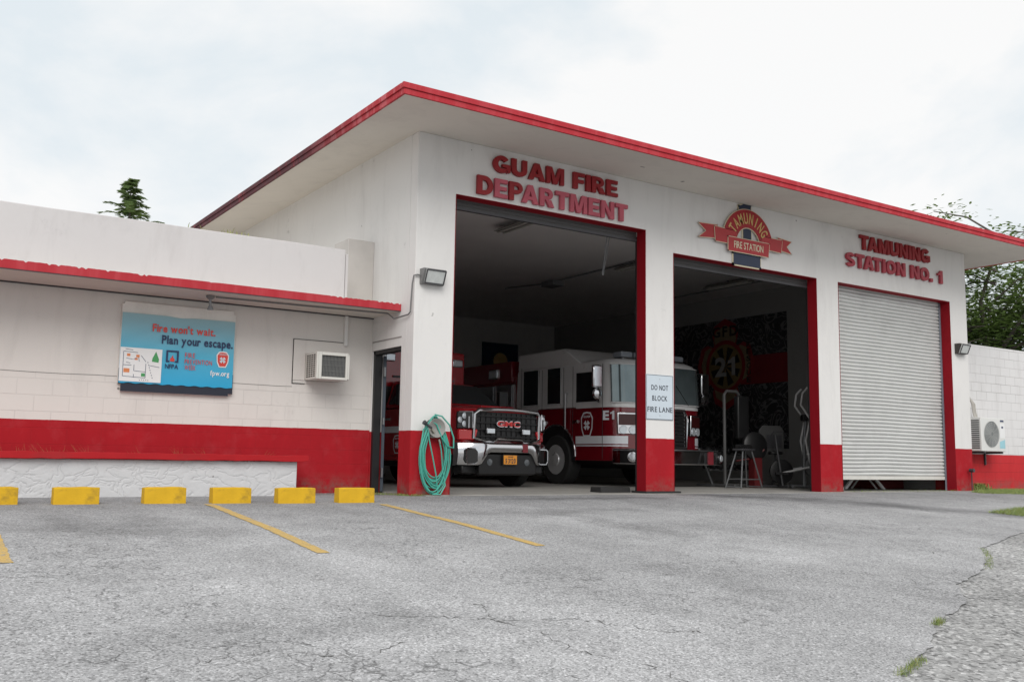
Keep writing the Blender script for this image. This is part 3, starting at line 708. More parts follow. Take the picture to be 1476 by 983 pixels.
# ---------------------------------------------------------------- wall lettering
def sign_letters(name, label, rows, base):
    root = empty(name, base, 0, label, 'sign lettering')
    for txt, x0, x1, z0, z1, mfun in rows:
        cx = 0; lay = []
        for ch in txt:
            if ch == ' ': cx += .34; continue
            w_ = heavy(ch)[1]
            if lay and lay[-1][0]+ch in ('PA', 'TA', 'AT'): cx -= .10
            lay.append((ch, cx, w_)); cx += w_+.06
        W = cx-.06
        for i, (ch, c0, w_) in enumerate(lay):
            a = x0+c0/W*(x1-x0)-base[0]; b = x0+(c0+w_)/W*(x1-x0)-base[0]
            za, zb_ = (z0, z1) if ch != '.' else (z0, z0+.07)
            m = MB(); k_ = (z1-z0)/.72
            for pl in heavy(ch)[0]: m.poly([(a+x/w_*(b-a), z0-base[2]+y*k_) for x, y in pl], FR((0, 0, 0)), .012, .06)
            m.build('letter', mfun(i), root)
    return root
sign_letters('sign_lettering', 'red raised letters GUAM FIRE DEPARTMENT above the first bay, lower row faded pink', [
    ('GUAM FIRE', 1.235, 3.65, 4.79, 5.055, lambda i: M_letred),
    ('DEPARTMENT', .965, 3.86, 4.405, 4.69, lambda i: M_letred if i in (0, 2) else M_letpink)], (2.4, 0, 4.4))
sign_letters('sign_lettering', 'dark red raised letters TAMUNING STATION NO. 1 above the closed shutter', [
    ('TAMUNING', 9.90, 12.225, 4.775, 5.07, lambda i: M_letred),
    ('STATION NO. 1', 9.45, 12.66, 4.385, 4.665, lambda i: mat('letter_worn', (.38, .04, .06), .55, 0, .3, 7))], (11.1, 0, 4.4))

# ---------------------------------------------------------------- station emblem
EM = empty('station_emblem', (6.7, -.001, 4.5), 0, 'red ribbon arch over a navy number 1, reading TAMUNING FIRE STATION, above the middle bay', 'emblem')
EF = FR((-6.7, 0, -4.5))
one = [(6.345, 4.03), (7.03, 4.03), (7.03, 4.24), (6.80, 4.24), (6.80, 5.16), (6.62, 5.16), (6.50, 5.11), (6.50, 5.03), (6.60, 5.03), (6.60, 4.24), (6.345, 4.24)]
def grow(p, c, s): return [(c[0]+(x-c[0])*s[0], c[1]+(y-c[1])*s[1]) for x, y in p]
m = MB(); outline(m, one, .05, EF, .004, .02); m.poly(one, EF, .004, .018); m.build('number_edge', M_cream, EM)
m = MB().poly(one, EF, .021, .030); m.build('number', M_navy, EM)
m = MB(); ringpoly(m, 6.7, 4.42, .295, .655, EF, .032, .045, 30, 0, 180); m.build('arch_edge', M_cream, EM)
m = MB(); ringpoly(m, 6.7, 4.42, .31, .64, EF, .046, .055, 30, 0, 180); m.build('arch', M_red, EM)
cn = [(6.17, 4.25), (7.20, 4.25), (7.23, 4.50), (6.17, 4.50)]
lf = [(5.87, 4.38), (6.28, 4.38), (6.40, 4.47), (6.40, 4.62), (5.85, 4.64)]; rf = [(7.02, 4.40), (7.56, 4.38), (7.60, 4.62), (7.04, 4.62)]
lt = [(5.48, 4.40), (5.93, 4.44), (5.93, 4.67), (5.48, 4.65), (5.66, 4.53)]; rt_ = [(7.50, 4.44), (7.86, 4.40), (7.73, 4.52), (7.86, 4.63), (7.50, 4.66)]
m = MB()
for p, d in ((lt, .033), (rt_, .033), (lf, .048), (rf, .048), (cn, .062)):
    outline(m, p, .022, EF, d, d+.007)
m.build('ribbon_edge', M_cream, EM)
m = MB()
for p, d in ((lt, .036), (rt_, .036), (lf, .051), (rf, .051), (cn, .064)): m.poly(p, EF, d-.004, d+.0072)
m.build('ribbon', mat('ribbon_red', (.42, .03, .035), .5, 0, .12), EM)
m = MB(); tx = 'TAMUNING'
for i, ch in enumerate(tx):
    a = 148-i*(116/7); A = R(a); cx_, cz_ = 6.7+.475*math.cos(A), 4.42+.475*math.sin(A)
    uu = Vector((math.sin(A), 0, -math.cos(A))); vv = Vector((math.cos(A), 0, math.sin(A)))
    w_ = .05 if ch != 'I' else .012
    m.text(ch, (Vector((cx_-6.7, 0, cz_-4.5)), uu, vv, Vector((0, -1, 0))), -w_, w_, -.10, .10, .057, .062, .015)
m.build('lettering', M_gold, EM)
MB().text('FIRE STATION', EF, 6.31, 7.06, 4.31, 4.44, .073, .077, .01).build('lettering', M_cream, EM)

# ---------------------------------------------------------------- fire lane sign
SG = empty('fire_lane_sign', (4.59, -.001, 1.57), 0, 'white metal sign reading DO NOT BLOCK FIRE LANE on the second pillar', 'sign')
SF = FR((0, 0, 0))
MB().box(-.30, .30, -.012, -.004, -.372, .372).build('plate', M_signw, SG, .004)
m = MB(); outline(m, [(-.29, -.362), (.29, -.362), (.29, .362), (-.29, .362)], .007, SF, .0125, .014)
m.text('DO NOT', SF, -.185, .185, .115, .20, .0125, .0145, .012, .12, .38)
m.text('BLOCK', SF, -.165, .165, -.06, .025, .0125, .0145, .012, .16)
m.text('FIRE LANE', SF, -.27, .275, -.245, -.16, .0125, .0145, .012, .12, .3)
m.build('lettering', mat('sign_black', (.02, .025, .04), .5), SG)
m = MB()
for z in (.30, -.30): m.cyl((0, -.012, z), (0, -1, 0), .008, .004, 10)
m.build('bolt', M_alu, SG)

# ---------------------------------------------------------------- banner board
BB = empty('banner_board', (-3.61, YW-.002, 1.31), 0, 'wall board on the wing wearing a blue fire safety banner', 'notice board')
BF = FR((0, 0, 0))
W_, H_ = 1.50, 1.18
m = MB().poly([(.0, .10), (.04, .10), (.04, 0), (W_-.06, 0), (W_-.06, .03), (W_, .03), (W_, .11), (W_, H_-.05), (W_-.03, H_-.05), (W_-.03, H_), (.03, H_), (.03, H_-.03), (0, H_-.03)], BF, 0, .05)
m.build('board', mat('board_cream', (.74, .72, .68), .6, 0, .08, 3, dirt=.15), BB, .003)
MB().poly([(.002, .10), (.035, .10), (.035, .002), (W_-.062, .002), (W_-.062, .032), (W_-.002, .032), (W_-.002, .30), (.002, .30)], BF, .051, .054).build('dark_lower_panel', mat('board_navy', (.012, .015, .03), .5), BB)
bx0, bx1, bz0, bz1 = .004, 1.488, .118, 1.03
def BU(u): return bx0+(bx1-bx0)*u
def BV(v): return bz1-(bz1-bz0)*v
mm, N_, L_, b_ = new_mat('banner_blue')
tc_ = N_.new('ShaderNodeTexCoord'); sx_ = N_.new('ShaderNodeSeparateXYZ'); L_.new(tc_.outputs['Generated'], sx_.inputs[0])
L_.new(ramp(N_, L_, sx_.outputs[2], [(0, (.012, .34, .60)), (.45, (.07, .40, .58)), (1, (.27, .45, .50))]), b_.inputs['Base Color'])
b_.inputs['Roughness'].default_value = .35
m = MB(); nx, ny = 48, 24; rnd = random.Random(2)
for j in range(ny+1):
    for i in range(nx+1):
        u, v = i/nx, j/ny
        z = BV(v)-(0.012*(.5+.5*math.sin(u*55))*(v > .97))-(.014*math.exp(-((u-.52)/.09)**2) if v == 0 else 0)
        d = .066+.005*math.sin(u*9+v*4)*math.sin(v*5+1)+.003*math.sin((u+v)*23)*(1-v)
        m.v.append((BU(u), -d, z))
for j in range(ny):
    for i in range(nx): k = j*(nx+1)+i; m.f.append([k, k+1, k+nx+2, k+nx+1]); m.m.append(0)
BN = m.build('banner', mm, BB)
def bt(m, t, u0, u1, v0, v1, bold=.02, gap=.07, sp=.3, d=.0755): return m.text(t, BF, BU(u0), BU(u1), BV(v1), BV(v0), d, d+.0015, bold, gap, sp)
ink_r = mat('banner_red', (.62, .05, .035), .4); ink_n = mat('banner_navy', (.012, .025, .09), .4)
m = MB(); bt(m, "Fire won't wait.", .26, .82, .125, .245, .028); m.build('lettering', ink_r, BN)
m = MB(); bt(m, 'FIRE', .555, .645, .52, .59, .0, .16); m.build('lettering', ink_r, BN)
m = MB(); bt(m, 'PREVENTION', .555, .80, .612, .682, .0, .16); m.build('lettering', ink_r, BN)
m = MB(); bt(m, 'WEEK', .555, .655, .70, .77, .0, .16); m.build('lettering', ink_r, BN)
m = MB(); bt(m, 'Plan your escape.', .345, .985, .285, .45, .028); m.build('lettering', ink_n, BN); m = MB(); bt(m, 'NFPA', .385, .50, .70, .768, .015); m.build('lettering', ink_n, BN); m = MB()
lx0, lx1, lz0, lz1 = BU(.39), BU(.50), BV(.675), BV(.50)
m.poly([(lx0, lz0), (lx0+.045, lz0), (lx0+.045, lz0+.022), (lx0+.024, lz0+.022), (lx0+.024, lz1-.022), (lx1-.024, lz1-.022), (lx1-.024, lz0+.022), (lx1-.045, lz0+.022), (lx1-.045, lz0), (lx1, lz0), (lx1, lz1), (lx0, lz1)], BF, .0755, .077)
m.build('logo_frame', ink_n, BN)
fx = (lx0+lx1)/2
m = MB().poly([(fx-.026, lz0+.012), (fx+.026, lz0+.012), (fx+.030, lz0+.045), (fx+.012, lz0+.06), (fx+.006, lz0+.10), (fx-.012, lz0+.065), (fx-.030, lz0+.045)], BF, .0755, .077); m.build('flame_mark', ink_r, BN)
m = MB(); bt(m, 'fpw.org', .79, .965, .755, .855, .02); m.build('lettering', M_white, BN)
def badge(mb3, F, cx, cz, h, d, cols):
    w2 = h*.40
    sh = [(-.62, 1), (0, 1.06), (.62, 1), (1, .55), (.92, -.35), (.55, -1), (-.55, -1), (-.92, -.35), (-1, .55)]
    a = [(cx+x*w2, cz+z*h/2) for x, z in sh]; b = [(cx+x*w2*.84, cz+z*h/2*.87) for x, z in sh]
    m0 = MB().poly(a, F, d, d+.0015); m1 = MB().poly(b, F, d+.002, d+.003); m2 = MB()
    for q in range(4):
        A = q*90+45
        m2.poly([(cx+h*.04*math.cos(R(A-60)), cz-.03*h+h*.04*math.sin(R(A-60))), (cx+h*.22*math.cos(R(A-26)), cz-.03*h+h*.22*math.sin(R(A-26))), (cx+h*.22*math.cos(R(A+26)), cz-.03*h+h*.22*math.sin(R(A+26))), (cx+h*.04*math.cos(R(A+60)), cz-.03*h+h*.04*math.sin(R(A+60)))], F, d+.0035, d+.0045)
    ringpoly(m2, cx, cz-.03*h, h*.055, h*.085, F, d+.005, d+.006, 14)
    m2.text('GUAM', F, cx-w2*.55, cx+w2*.55, cz+h*.28, cz+h*.38, d+.0035, d+.0045, .02)
    return m0, m1, m2
a, b, c = badge(None, BF, BU(.897), BV(.585), .215, .0755, None)
BG = a.build('badge', M_white, BN); b.build('badge_field', ink_r, BG); c.build('badge_mark', M_signw, BG)
# floor-plan drawing
px0, px1, pz0, pz1 = BU(.0), BU(.355), BV(.985), BV(.50)
MP = MB().poly([(px0, pz0), (px1, pz0), (px1, pz1), (px0, pz1)], BF, .0742, .0750).build('floor_plan', M_white, BN)
m = MB(); PW, PH = px1-px0, pz1-pz0
def ln(a, b, w_=.006):
    A = Vector((px0+PW*a[0], pz0+PH*a[1])); B = Vector((px0+PW*b[0], pz0+PH*b[1])); t = (B-A).normalized(); q = Vector((-t.y, t.x))*w_/2
    m.poly([tuple(A-q), tuple(B-q), tuple(B+q), tuple(A+q)], BF, .0755, .0765)
for a, b in (((.08, .88), (.08, .15)), ((.08, .15), (.62, .12)), ((.08, .88), (.42, .86)), ((.08, .48), (.28, .48)), ((.34, .5), (.34, .32)), ((.34, .32), (.62, .30)), ((.62, .55), (.62, .12)), ((.5, .78), (.62, .60)), ((.34, .12), (.34, .22)), ((.15, .68), (.3, .66)), ((.32, .66), (.4, .70)), ((.44, .72), (.46, .6)), ((.12, .95), (.3, .93)), ((.7, .5), (.95, .46)), ((.15, .56), (.25, .54))): ln(a, b)
for i in range(7): ln((.66+.02*i, .60-.075*i), (.675+.02*i, .57-.075*i), .008)
for i in range(5): ln((.48+.05*i, .06+.01*(i % 2)), (.50+.05*i, .05+.01*(i % 2)), .008)
m.build('plan_lines', ink_n, MP)
m = MB()
for a, b, c_, d_ in ((.10, .26, .24, .38), (.16, .74, .24, .82), (.38, .72, .46, .80), (.35, .64, .42, .70)): m.poly([(px0+PW*a, pz0+PH*b), (px0+PW*c_, pz0+PH*b), (px0+PW*c_, pz0+PH*d_), (px0+PW*a, pz0+PH*d_)], BF, .0755, .0763)
m.build('plan_furniture', mat('plan_orange', (.65, .22, .08), .5), MP)
m = MB().poly([(px0+PW*.76, pz0+PH*.62), (px0+PW*.92, pz0+PH*.60), (px0+PW*.93, pz0+PH*.70), (px0+PW*.85, pz0+PH*.93), (px0+PW*.77, pz0+PH*.72)], BF, .0755, .0765)
m.poly([(px0+PW*.52, pz0+PH*.16), (px0+PW*.61, pz0+PH*.16), (px0+PW*.61, pz0+PH*.26), (px0+PW*.52, pz0+PH*.26)], BF, .0755, .0763)
m.build('plan_tree', mat('plan_green', (.06, .30, .10), .5), MP)

# socket lamp over the banner
LS = empty('canopy_lamp', (-2.62, .78, 2.60), 0, 'small lampholder hanging under the canopy above the blue banner', 'lamp')
MB().lathe((0, 0, 0), (0, 0, -1), [(0, .055), (.03, .055), (.05, .03), (.06, .001)]).build('junction_box', mc_, LS)
MB().lathe((0, 0, -.05), (.05, .02, -1), [(0, .018), (.08, .016), (.10, .03), (.14, .042), (.142, .001)]).build('lampholder', M_grey, LS)

# ---------------------------------------------------------------- window air conditioner
AC = empty('window_air_conditioner', (-1.055, YW-.445, 1.6), 0, 'off-white window air conditioner sticking out of the wing wall', 'air conditioner')
w_, h_ = .50, .385
m = MB().box(0, .028, 0, .6, 0, h_).box(.029, w_, .03, .6, 0, .012).box(.029, w_, .02, .6, h_-.03, h_).box(w_-.028, w_, 0, .6, .013, h_-.031)
m.box(.029, .075, -.004, .02, .0, h_).box(w_-.06, w_-.029, -.004, .02, 0, h_).box(.076, w_-.061, -.004, .02, h_-.045, h_).box(.076, w_-.061, -.004, .02, 0, .035)
m.build('casing', M_offw, AC, .004)
m = MB().box(.07, w_-.055, .03, .06, .03, h_-.04).build('coil_grille', mat('coil_grey', (.10, .105, .11), .6, .4, .3, 60, .4), AC)
m = MB()
for i in range(17): m.box(.088+i*.0215, .092+i*.0215, .016, .029, .04, h_-.05)
for z_ in (.12, .2, .28): m.box(.078, w_-.063, .012, .0155, z_-.002, z_+.002)
m.build('grille_bar', mat('ac_bar', (.20, .20, .19), .6), AC)
m = MB()
for r_ in range(11):
    for c_ in range(4): m.box(-.003, .001, .06+c_*.085, .12+c_*.085, .035+r_*.03, .052+r_*.03)
m.build('side_louvre', mat('louvre_dark', (.05, .045, .035), .7), AC)

# ---------------------------------------------------------------- wall lights
def wall_light(x, y, z, lab, s=1, mirror=False):
    o = empty('wall_light', (x, y, z), 0, lab, 'wall light', 'box floodlights on the pillars')
    m = MB().prism_x([(0, -.11), (0, .11), (-.12, .11), (-.14, .10), (-.06, -.11)], 0, .36*s)
    m.build('housing', mat('housing_bronze' if mirror else 'housing_grey', (.055, .05, .045) if mirror else (.20, .20, .20), .5, .2, .2), o, .006)
    # glazed front, tilted forward
    m = MB().rings([[(.03, -.062, -.10), (.33*s, -.062, -.10), (.33*s, -.145, .095), (.03, -.145, .095)], [(.035, -.100, -.095), (.325*s, -.100, -.095), (.325*s, -.175, .07), (.035, -.175, .07)]])
    m.build('lens', mat('frosted_lens', (.55, .57, .56), .25, 0, .25, 14), o, .008)
    m = MB()
    for a, b in (((.03, -.103, -.1), (.33*s, -.103, -.1)), ((.03, -.18, .078), (.33*s, -.18, .078)), ((.03, -.103, -.1), (.03, -.18, .078)), ((.33*s, -.103, -.1), (.33*s, -.18, .078))): m.tube([a, b], .010, 6)
    m.build('lens_frame', M_dgrey, o)
    return o
wall_light(.07, -.002, 3.06, 'grey box floodlight on the first pillar, beside the low canopy')
wall_light(13.08, -.002, 3.03, 'dark brown box floodlight on the far right pillar', .95, True)

# ---------------------------------------------------------------- split air conditioner on the right
OU = empty('air_conditioner_unit', (14.06, .06, .86), 0, 'white outdoor air conditioner unit with a round fan on the right block wall', 'air conditioner')
m = MB().box(0, .95, 0, .34, 0, .74); m.build('casing', mat('unit_white', (.66, .66, .64), .4, 0, .05, 3, dirt=.1), OU, .012)
m = MB()
for r_ in range(14): m.box(-.004, .002, .04, .28, .06+r_*.046, .085+r_*.046)
m.build('side_louvre', M_dgrey, OU)
m = MB().poly(circ(.40, .38, .285, 36), FR((0, 0, 0)), .001, .004); m.build('fan_opening', mat('fan_grey', (.20, .21, .21), .6), OU)
m = MB()
for r_ in (.285, .24, .195, .15, .105, .06): 
    m.tube([(.40+r_*math.cos(R(a)), -.014, .38+r_*math.sin(R(a))) for a in range(0, 361, 15)], .005, 5)
for a in range(0, 360, 30): m.tube([(.40+.05*math.cos(R(a)), -.012, .38+.05*math.sin(R(a))), (.40+.29*math.cos(R(a)), -.012, .38+.29*math.sin(R(a)))], .004, 5)
m.build('fan_guard', mat('guard_grey', (.42, .43, .42), .5), OU)
m = MB().poly([(.74, .30), (.93, .30), (.93, .62), (.74, .62)], FR((0, 0, 0)), .001, .003); m.build('label_plate', M_white, OU)
m = MB().poly([(.72, .07), (.93, .07), (.93, .27), (.72, .22)], FR((0, 0, 0)), .001, .003); m.build('energy_sticker', mat('sticker_blue', (.30, .55, .62), .4), OU)
m = MB().poly([(.80, .52), (.87, .52), (.87, .56), (.80, .56)], FR((0, 0, 0)), .0035, .005).poly([(.76, .66), (.9, .66), (.9, .70), (.76, .70)], FR((0, 0, 0)), .001, .003)
m.build('printed_mark', ink_n, OU)
m = MB()
for x in (.1, .8): m.box(x, x+.04, 0, .43, -.045, -.002).box(x, x+.04, .40, .435, -.30, -.046)
m.build('bracket', M_dgrey, OU)
m = MB()
for i, (dx, r_) in enumerate(((0, .022), (.05, .014), (.09, .018))):
    m.tube([(.12+dx*.4, .42, 1.18+i*.03), (.16+dx*.5, .34, 1.20-i*.02), (.2+dx, .30, 1.05), (.22+dx, .29, .85), (.2+dx, .25, .742)], r_, 8)
m.build('pipework', mat('lagging', (.40, .38, .35), .7), OU)

# tap stake by the far pillar
m = MB().tube([(13.38, -.09, 0), (13.38, -.09, .42), (13.38, -.11, .44)], .012, 8).cyl((13.38, -.05, .44), (0, -1, 0), .04, .10, 10)
o = m.build('water_tap', M_dgrey); tag(o, 'thin black standpipe tap before the far right pillar', 'tap')

# ---------------------------------------------------------------- hose and its hanger
HG = empty('hose_hanger', (.34, 0, .93), 0, 'metal dish hanger screwed to the first pillar with a hose over it', 'hose hanger')
m = MB().lathe((0, -.004, 0), (0, -1, 0), [(0, .13), (.012, .135), (.02, .05), (.10, .05), (.12, .125), (.128, .135), (.134, .13), (.11, .045), (.108, .001)], 32)
m.build('dish', mat('dull_steel', (.32, .31, .29), .35, .7, .2), HG)
hr = random.Random(9)
m = MB(); mg = MB()
def loop(mb, x0, x1, zt, zb, y, r, n=40, skew=0):
    pts = []
    for k in range(n+1):
        a = math.pi/2+2*math.pi*k/n
        s = math.sin(a); c_ = math.cos(a)
        zz = (zt+zb)/2+(zt-zb)/2*(s if s > 0 else s)
        wd = (x1-x0)/2*(.55+.45*min(1, (zt-zz)/(zt-zb)*2.2))
        xc = (x0+x1)/2+skew*(zt-zz)
        pts.append((xc+c_*wd, y-.02*(1-s)/2*.5, zz))
    mb.tube(pts, r, 8)
for i in range(13):
    loop(m, .095+hr.uniform(0, .09), .585-hr.uniform(0, .10), 1.06+hr.uniform(-.05, .05), -.0+hr.uniform(.0, .26), -.055-.014*(i % 5), .0095, 44, hr.uniform(-.02, .05))
m.tube([(.12, -.09, .30), (.10, -.10, .6), (.14, -.11, .9), (.24, -.12, 1.03), (.34, -.12, .98), (.42, -.13, .80), (.52, -.13, .68), (.62, -.12, .66), (.63, -.1, .80), (.57, -.08, .98), (.45, -.07, 1.10), (.34, -.06, 1.12)], .011, 8)
m.tube([(.40, -.10, .02), (.34, -.13, .30), (.28, -.13, .55), (.22, -.12, .80), (.21, -.12, .95)], .010, 8)
m.tube([(.30, -.12, .0+.02), (.42, -.13, .02), (.50, -.12, .14), (.46, -.11, .34), (.43, -.11, .62), (.40, -.11, .74)], .010, 8)
HO = m.build('garden_hose', mat('hose_green', (.06, .34, .27), .4, 0, .35, 3)); tag(HO, 'coiled blue-green garden hose hanging on the first pillar', 'hose')
m = MB().lathe((.255, -.13, .93), (-.85, -.2, .45), [(0, .016), (.05, .018), (.10, .014), (.12, .028), (.16, .034), (.165, .001)], 16); o = m.build('spray_nozzle', M_dgrey, HO)
m = MB().cyl((.405, -.11, .72), (-.3, 0, 1), .015, .06, 10).cyl((.30, -.14, .86), (-.6, 0, .7), .016, .07, 10); m.build('hose_fitting', mat('brass', (.4, .38, .33), .35, .8), HO)

# black base mat round the second pillar
m = MB().prism_z([(X2-.05, -.07), (X3+.09, -.07), (X3+.09, .0), (X3+.005, 0), (X3+.004, -.015), (X2-.004, -.015), (X2-.004, .3), (X2-.05, .3)], 0.0, .04)
o = m.build('rubber_kerb', M_rub, None, .006); tag(o, 'black rubber strip round the foot of the second pillar', 'rubber strip')
m = MB(); m.prism_x([(0, 0), (.30, 0), (.28, .085), (.02, .085)], 0, .62); o = m.build('wheel_chock', M_rub, None, .01); o.location = (3.66, .35, .01); tag(o, 'black rubber ramp block lying inside the first bay by the second pillar', 'wheel chock')

# ---------------------------------------------------------------- ambulance (front faces -Y in local space)
def wheel(parent, x, y, r, wd, rim_m, dual=False):
    s = -1 if x < 0 else 1
    k = MB().lathe((x-s*wd, y, r), (s, 0, 0), [(0, r*.62), (.0, r*.93), (.03, r), (wd-.03, r), (wd, r*.93), (wd, r*.62), (wd-.03, r*.56), (.02, r*.56)], 36)
    t = k.build('wheel', M_rub, parent)
    k = MB().lathe((x-s*.0, y, r), (-s, 0, 0), [(0, r*.60), (.015, r*.58), (.06, r*.50), (.07, r*.30), (-.02, r*.24), (-.03, r*.14), (-.035, .001)], 32)
    rm = k.build('rim', rim_m, t)
    k = MB()
    for i in range(10):
        a = 2*math.pi*i/10; k.cyl((x-s*.055, y+math.cos(a)*r*.38, r+math.sin(a)*r*.38), (s, 0, 0), .018, .05, 8)
    k.build('wheel_nut', M_chr, rm, )
    k = MB()
    for i in range(8):
        a = 2*math.pi*(i+.5)/8; k.cyl((x-s*.058, y+math.cos(a)*r*.47, r+math.sin(a)*r*.47), (s, 0, 0), .03, .012, 10)
    k.build('rim_hole', M_blk, rm)
    return t
yaw = R(7.5)
AM = empty('ambulance', (3.36, 2.55, 0), yaw, 'red ambulance with chrome front and orange licence plate in the first bay', 'ambulance')
def both(fn):
    for s in (-1, 1): fn(s)
# lower body and hood: lofted sections along Y, each a half-rounded section
def sec(y, w_, zb, zt, r=.10, crown=.03):
    pts = [(-w_, zb), (-w_, zt-r), (-w_+r*.35, zt-r*.3), (-w_+r, zt), (-w_*.5, zt+crown), (0, zt+crown*1.4), (w_*.5, zt+crown), (w_-r, zt), (w_-r*.35, zt-r*.3), (w_, zt-r), (w_, zb)]
    return [(x, y, z) for x, z in pts]
m = MB().rings([sec(.22, .93, .62, 1.36, .08), sec(.30, .98, .60, 1.40), sec(.6, 1.01, .58, 1.43), sec(1.2, 1.02, .55, 1.47), sec(1.55, 1.02, .5, 1.50), sec(1.62, 1.02, .45, 1.50, .1, 0)])
m.build('hood', M_tred, AM)
m = MB().prism_x([(1.63, .45), (2.70, .45), (2.70, 1.42), (1.63, 1.46)], -1.0, 1.0); BD = m.build('cab_body', M_tred, AM, .03)
m = MB().prism_x([(1.0, 1.35), (1.12, .0+1.28), (1.1, 1.5)], -.2, .2)
# hood bulge with dark scoop
m = MB().rings([[(-.42, .35, 1.44), (.42, .35, 1.44), (.36, .38, 1.475), (-.36, .38, 1.475)], [(-.48, 1.4, 1.50), (.48, 1.4, 1.50), (.42, 1.4, 1.55), (-.42, 1.4, 1.55)]]); m.build('hood_bulge', M_tred, AM, .02)
# greenhouse
g0 = [(-.93, 1.35, 1.47), (.93, 1.35, 1.47), (.95, 2.68, 1.44), (-.95, 2.68, 1.44)]
g1 = [(-.74, 2.02, 1.98), (.74, 2.02, 1.98), (.78, 2.68, 2.0), (-.78, 2.68, 2.0)]
m = MB().rings([g0, g1]); m.build('cab_roof', M_tred, AM, .05)
m = MB().rings([[(-.86, 1.39, 1.535), (.86, 1.39, 1.535), (.72, 1.905, 1.93), (-.72, 1.905, 1.93)], [(-.86, 1.375, 1.54), (.86, 1.375, 1.54), (.72, 1.895, 1.945), (-.72, 1.895, 1.945)]]); m.build('windshield', M_gls, AM)
for s in (-1, 1):
    m = MB().rings([[(s*(.90+d), 1.72, 1.53), (s*(.90+d), 2.55, 1.53), (s*(.775+d), 2.55, 1.90), (s*(.765+d), 2.12, 1.90)] for d in (.015, .045)]); m.build('side_window', M_gls, AM)
    m = MB().prism_z([(s*.99, 1.68), (s*1.015, 1.68), (s*1.015, 2.60), (s*.99, 2.60)], .55, 1.42); D = m.build('door', M_tred, AM, .008)
    MB().box(min(s*1.016, s*1.03), max(s*1.016, s*1.03), 2.35, 2.52, 1.22, 1.26).build('handle', M_chr, D)
    m = MB().tube([(s*.95, 1.75, 1.42), (s*1.18, 1.68, 1.45), (s*1.22, 1.68, 1.50)], .02, 8).box(s*1.22-.11, s*1.22+.11, 1.64, 1.74, 1.48, 1.86); m.build('mirror', M_blk, AM, .02)
    wheel(AM, s*1.05, 1.0, .40, .26, M_chr); wheel(AM, s*1.09, 4.7, .40, .26, M_chr)
    # arches
    m = MB()
    A = [(1.0+.50*math.cos(R(a)), .45+.50*math.sin(R(a))) for a in range(0, 181, 12)]
    m.rings([[(s*x, y, z) for y, z in A] for x in (1.003, 1.035)]); m.build('wheel_arch', M_blk, AM)
    # stripe and badge on the cab side
    MB().box(min(s*1.017, s*1.02), max(s*1.017, s*1.02), 1.62, 2.66, .98, 1.10).build('side_stripe', M_strp, AM)
    F = FR((s*1.018, 2.1, 0), (0, -1 if s < 0 else 1, 0), (0, 0, 1), (s, 0, 0))
    a, b, c = badge(None, F, 0, .76, .34, .001, None); bo = a.build('badge', M_strp, AM); b.build('badge_field', M_tred, bo); c.build('badge_mark', M_strp, bo)
# grille
m = MB().box(-.74, .74, .14, .24, .84, 1.35); m.build('grille_back', M_blk, AM)
m = MB()
for k in range(4): m.box(-.72, .72, .105, .135, .90+k*.12, .925+k*.12)
for k in range(13): m.box(-.72+k*.12-.004, -.72+k*.12+.004, .12, .138, .87, 1.33)
GR = m.build('grille', M_blk, AM, .006)
m = MB().tube([(-.77, .13, .87), (-.77, .10, 1.30), (-.69, .08, 1.37), (-.3, .07, 1.395), (0, .06, 1.40), (.3, .07, 1.395), (.69, .08, 1.37), (.77, .10, 1.30), (.77, .13, .87)], .034, 10)
m.tube([(-.77, .10, .88), (-.55, .08, .82), (-.36, .07, .82), (-.28, .06, .87), (.28, .06, .87), (.36, .07, .82), (.55, .08, .82), (.77, .10, .88)], .022, 8)
m.build('grille_surround', M_chr, AM)
F = FR((0, .10, 0))
MB().text('GMC', F, -.27, .29, 1.085, 1.20, .0, .016, .06, .06).build('emblem_edge', M_chr, GR)
MB().text('GMC', F, -.257, .277, 1.095, 1.19, .017, .024, .035, .08).build('emblem', mat('emblem_red', (.55, .02, .02), .3), GR)
for x in (-.50, .34): 
    q = MB().box(x-.02, x+.17, .055, .10, .965, 1.055).build('strobe_lamp', M_chr, AM, .006); MB().box(x-.005, x+.155, .045, .054, .978, 1.042).build('lens', M_lens, q)
for s in (-1, 1):
    m = MB().rings([[(s*x, y, z) for x, y, z in p] for p in ([(.80, .17, 1.04), (1.02, .30, 1.04), (1.02, .30, 1.34), (.80, .17, 1.34)], [(.80, .10, 1.04), (1.04, .25, 1.04), (1.04, .25, 1.33), (.80, .10, 1.34)])]); HL = m.build('headlight', M_blk, AM, .012)
    m = MB()
    for (cx, cz) in ((.93, 1.26), (.93, 1.12), (1.0, 1.19)): m.lathe((s*cx, .155+(cx-.85)*.5, cz), (0, -1, 0), [(0, .05), (.02, .055), (.025, .04), (.03, .001)], 16)
    m.build('lens', M_lens, HL)
    m = MB().tube([(s*1.02, .225, 1.33), (s*.82, .09, 1.335), (s*.815, .085, 1.05), (s*.88, .12, 1.05), (s*.88, .12, 1.25)], .013, 8); m.build('light_trim', M_chr, HL)
    m = MB().rings([[(s*x, y, z) for x, y, z in p] for p in ([(.74, .2, .84), (1.0, .36, .84), (1.0, .36, 1.03), (.70, .16, 1.03)], [(.74, .10, .84), (1.01, .25, .84), (1.01, .25, 1.03), (.70, .08, 1.03)])]); m.build('lower_fender', mat('fender_red', (.50, .008, .015), .2, 0, .05, coat=.5), AM, .02)
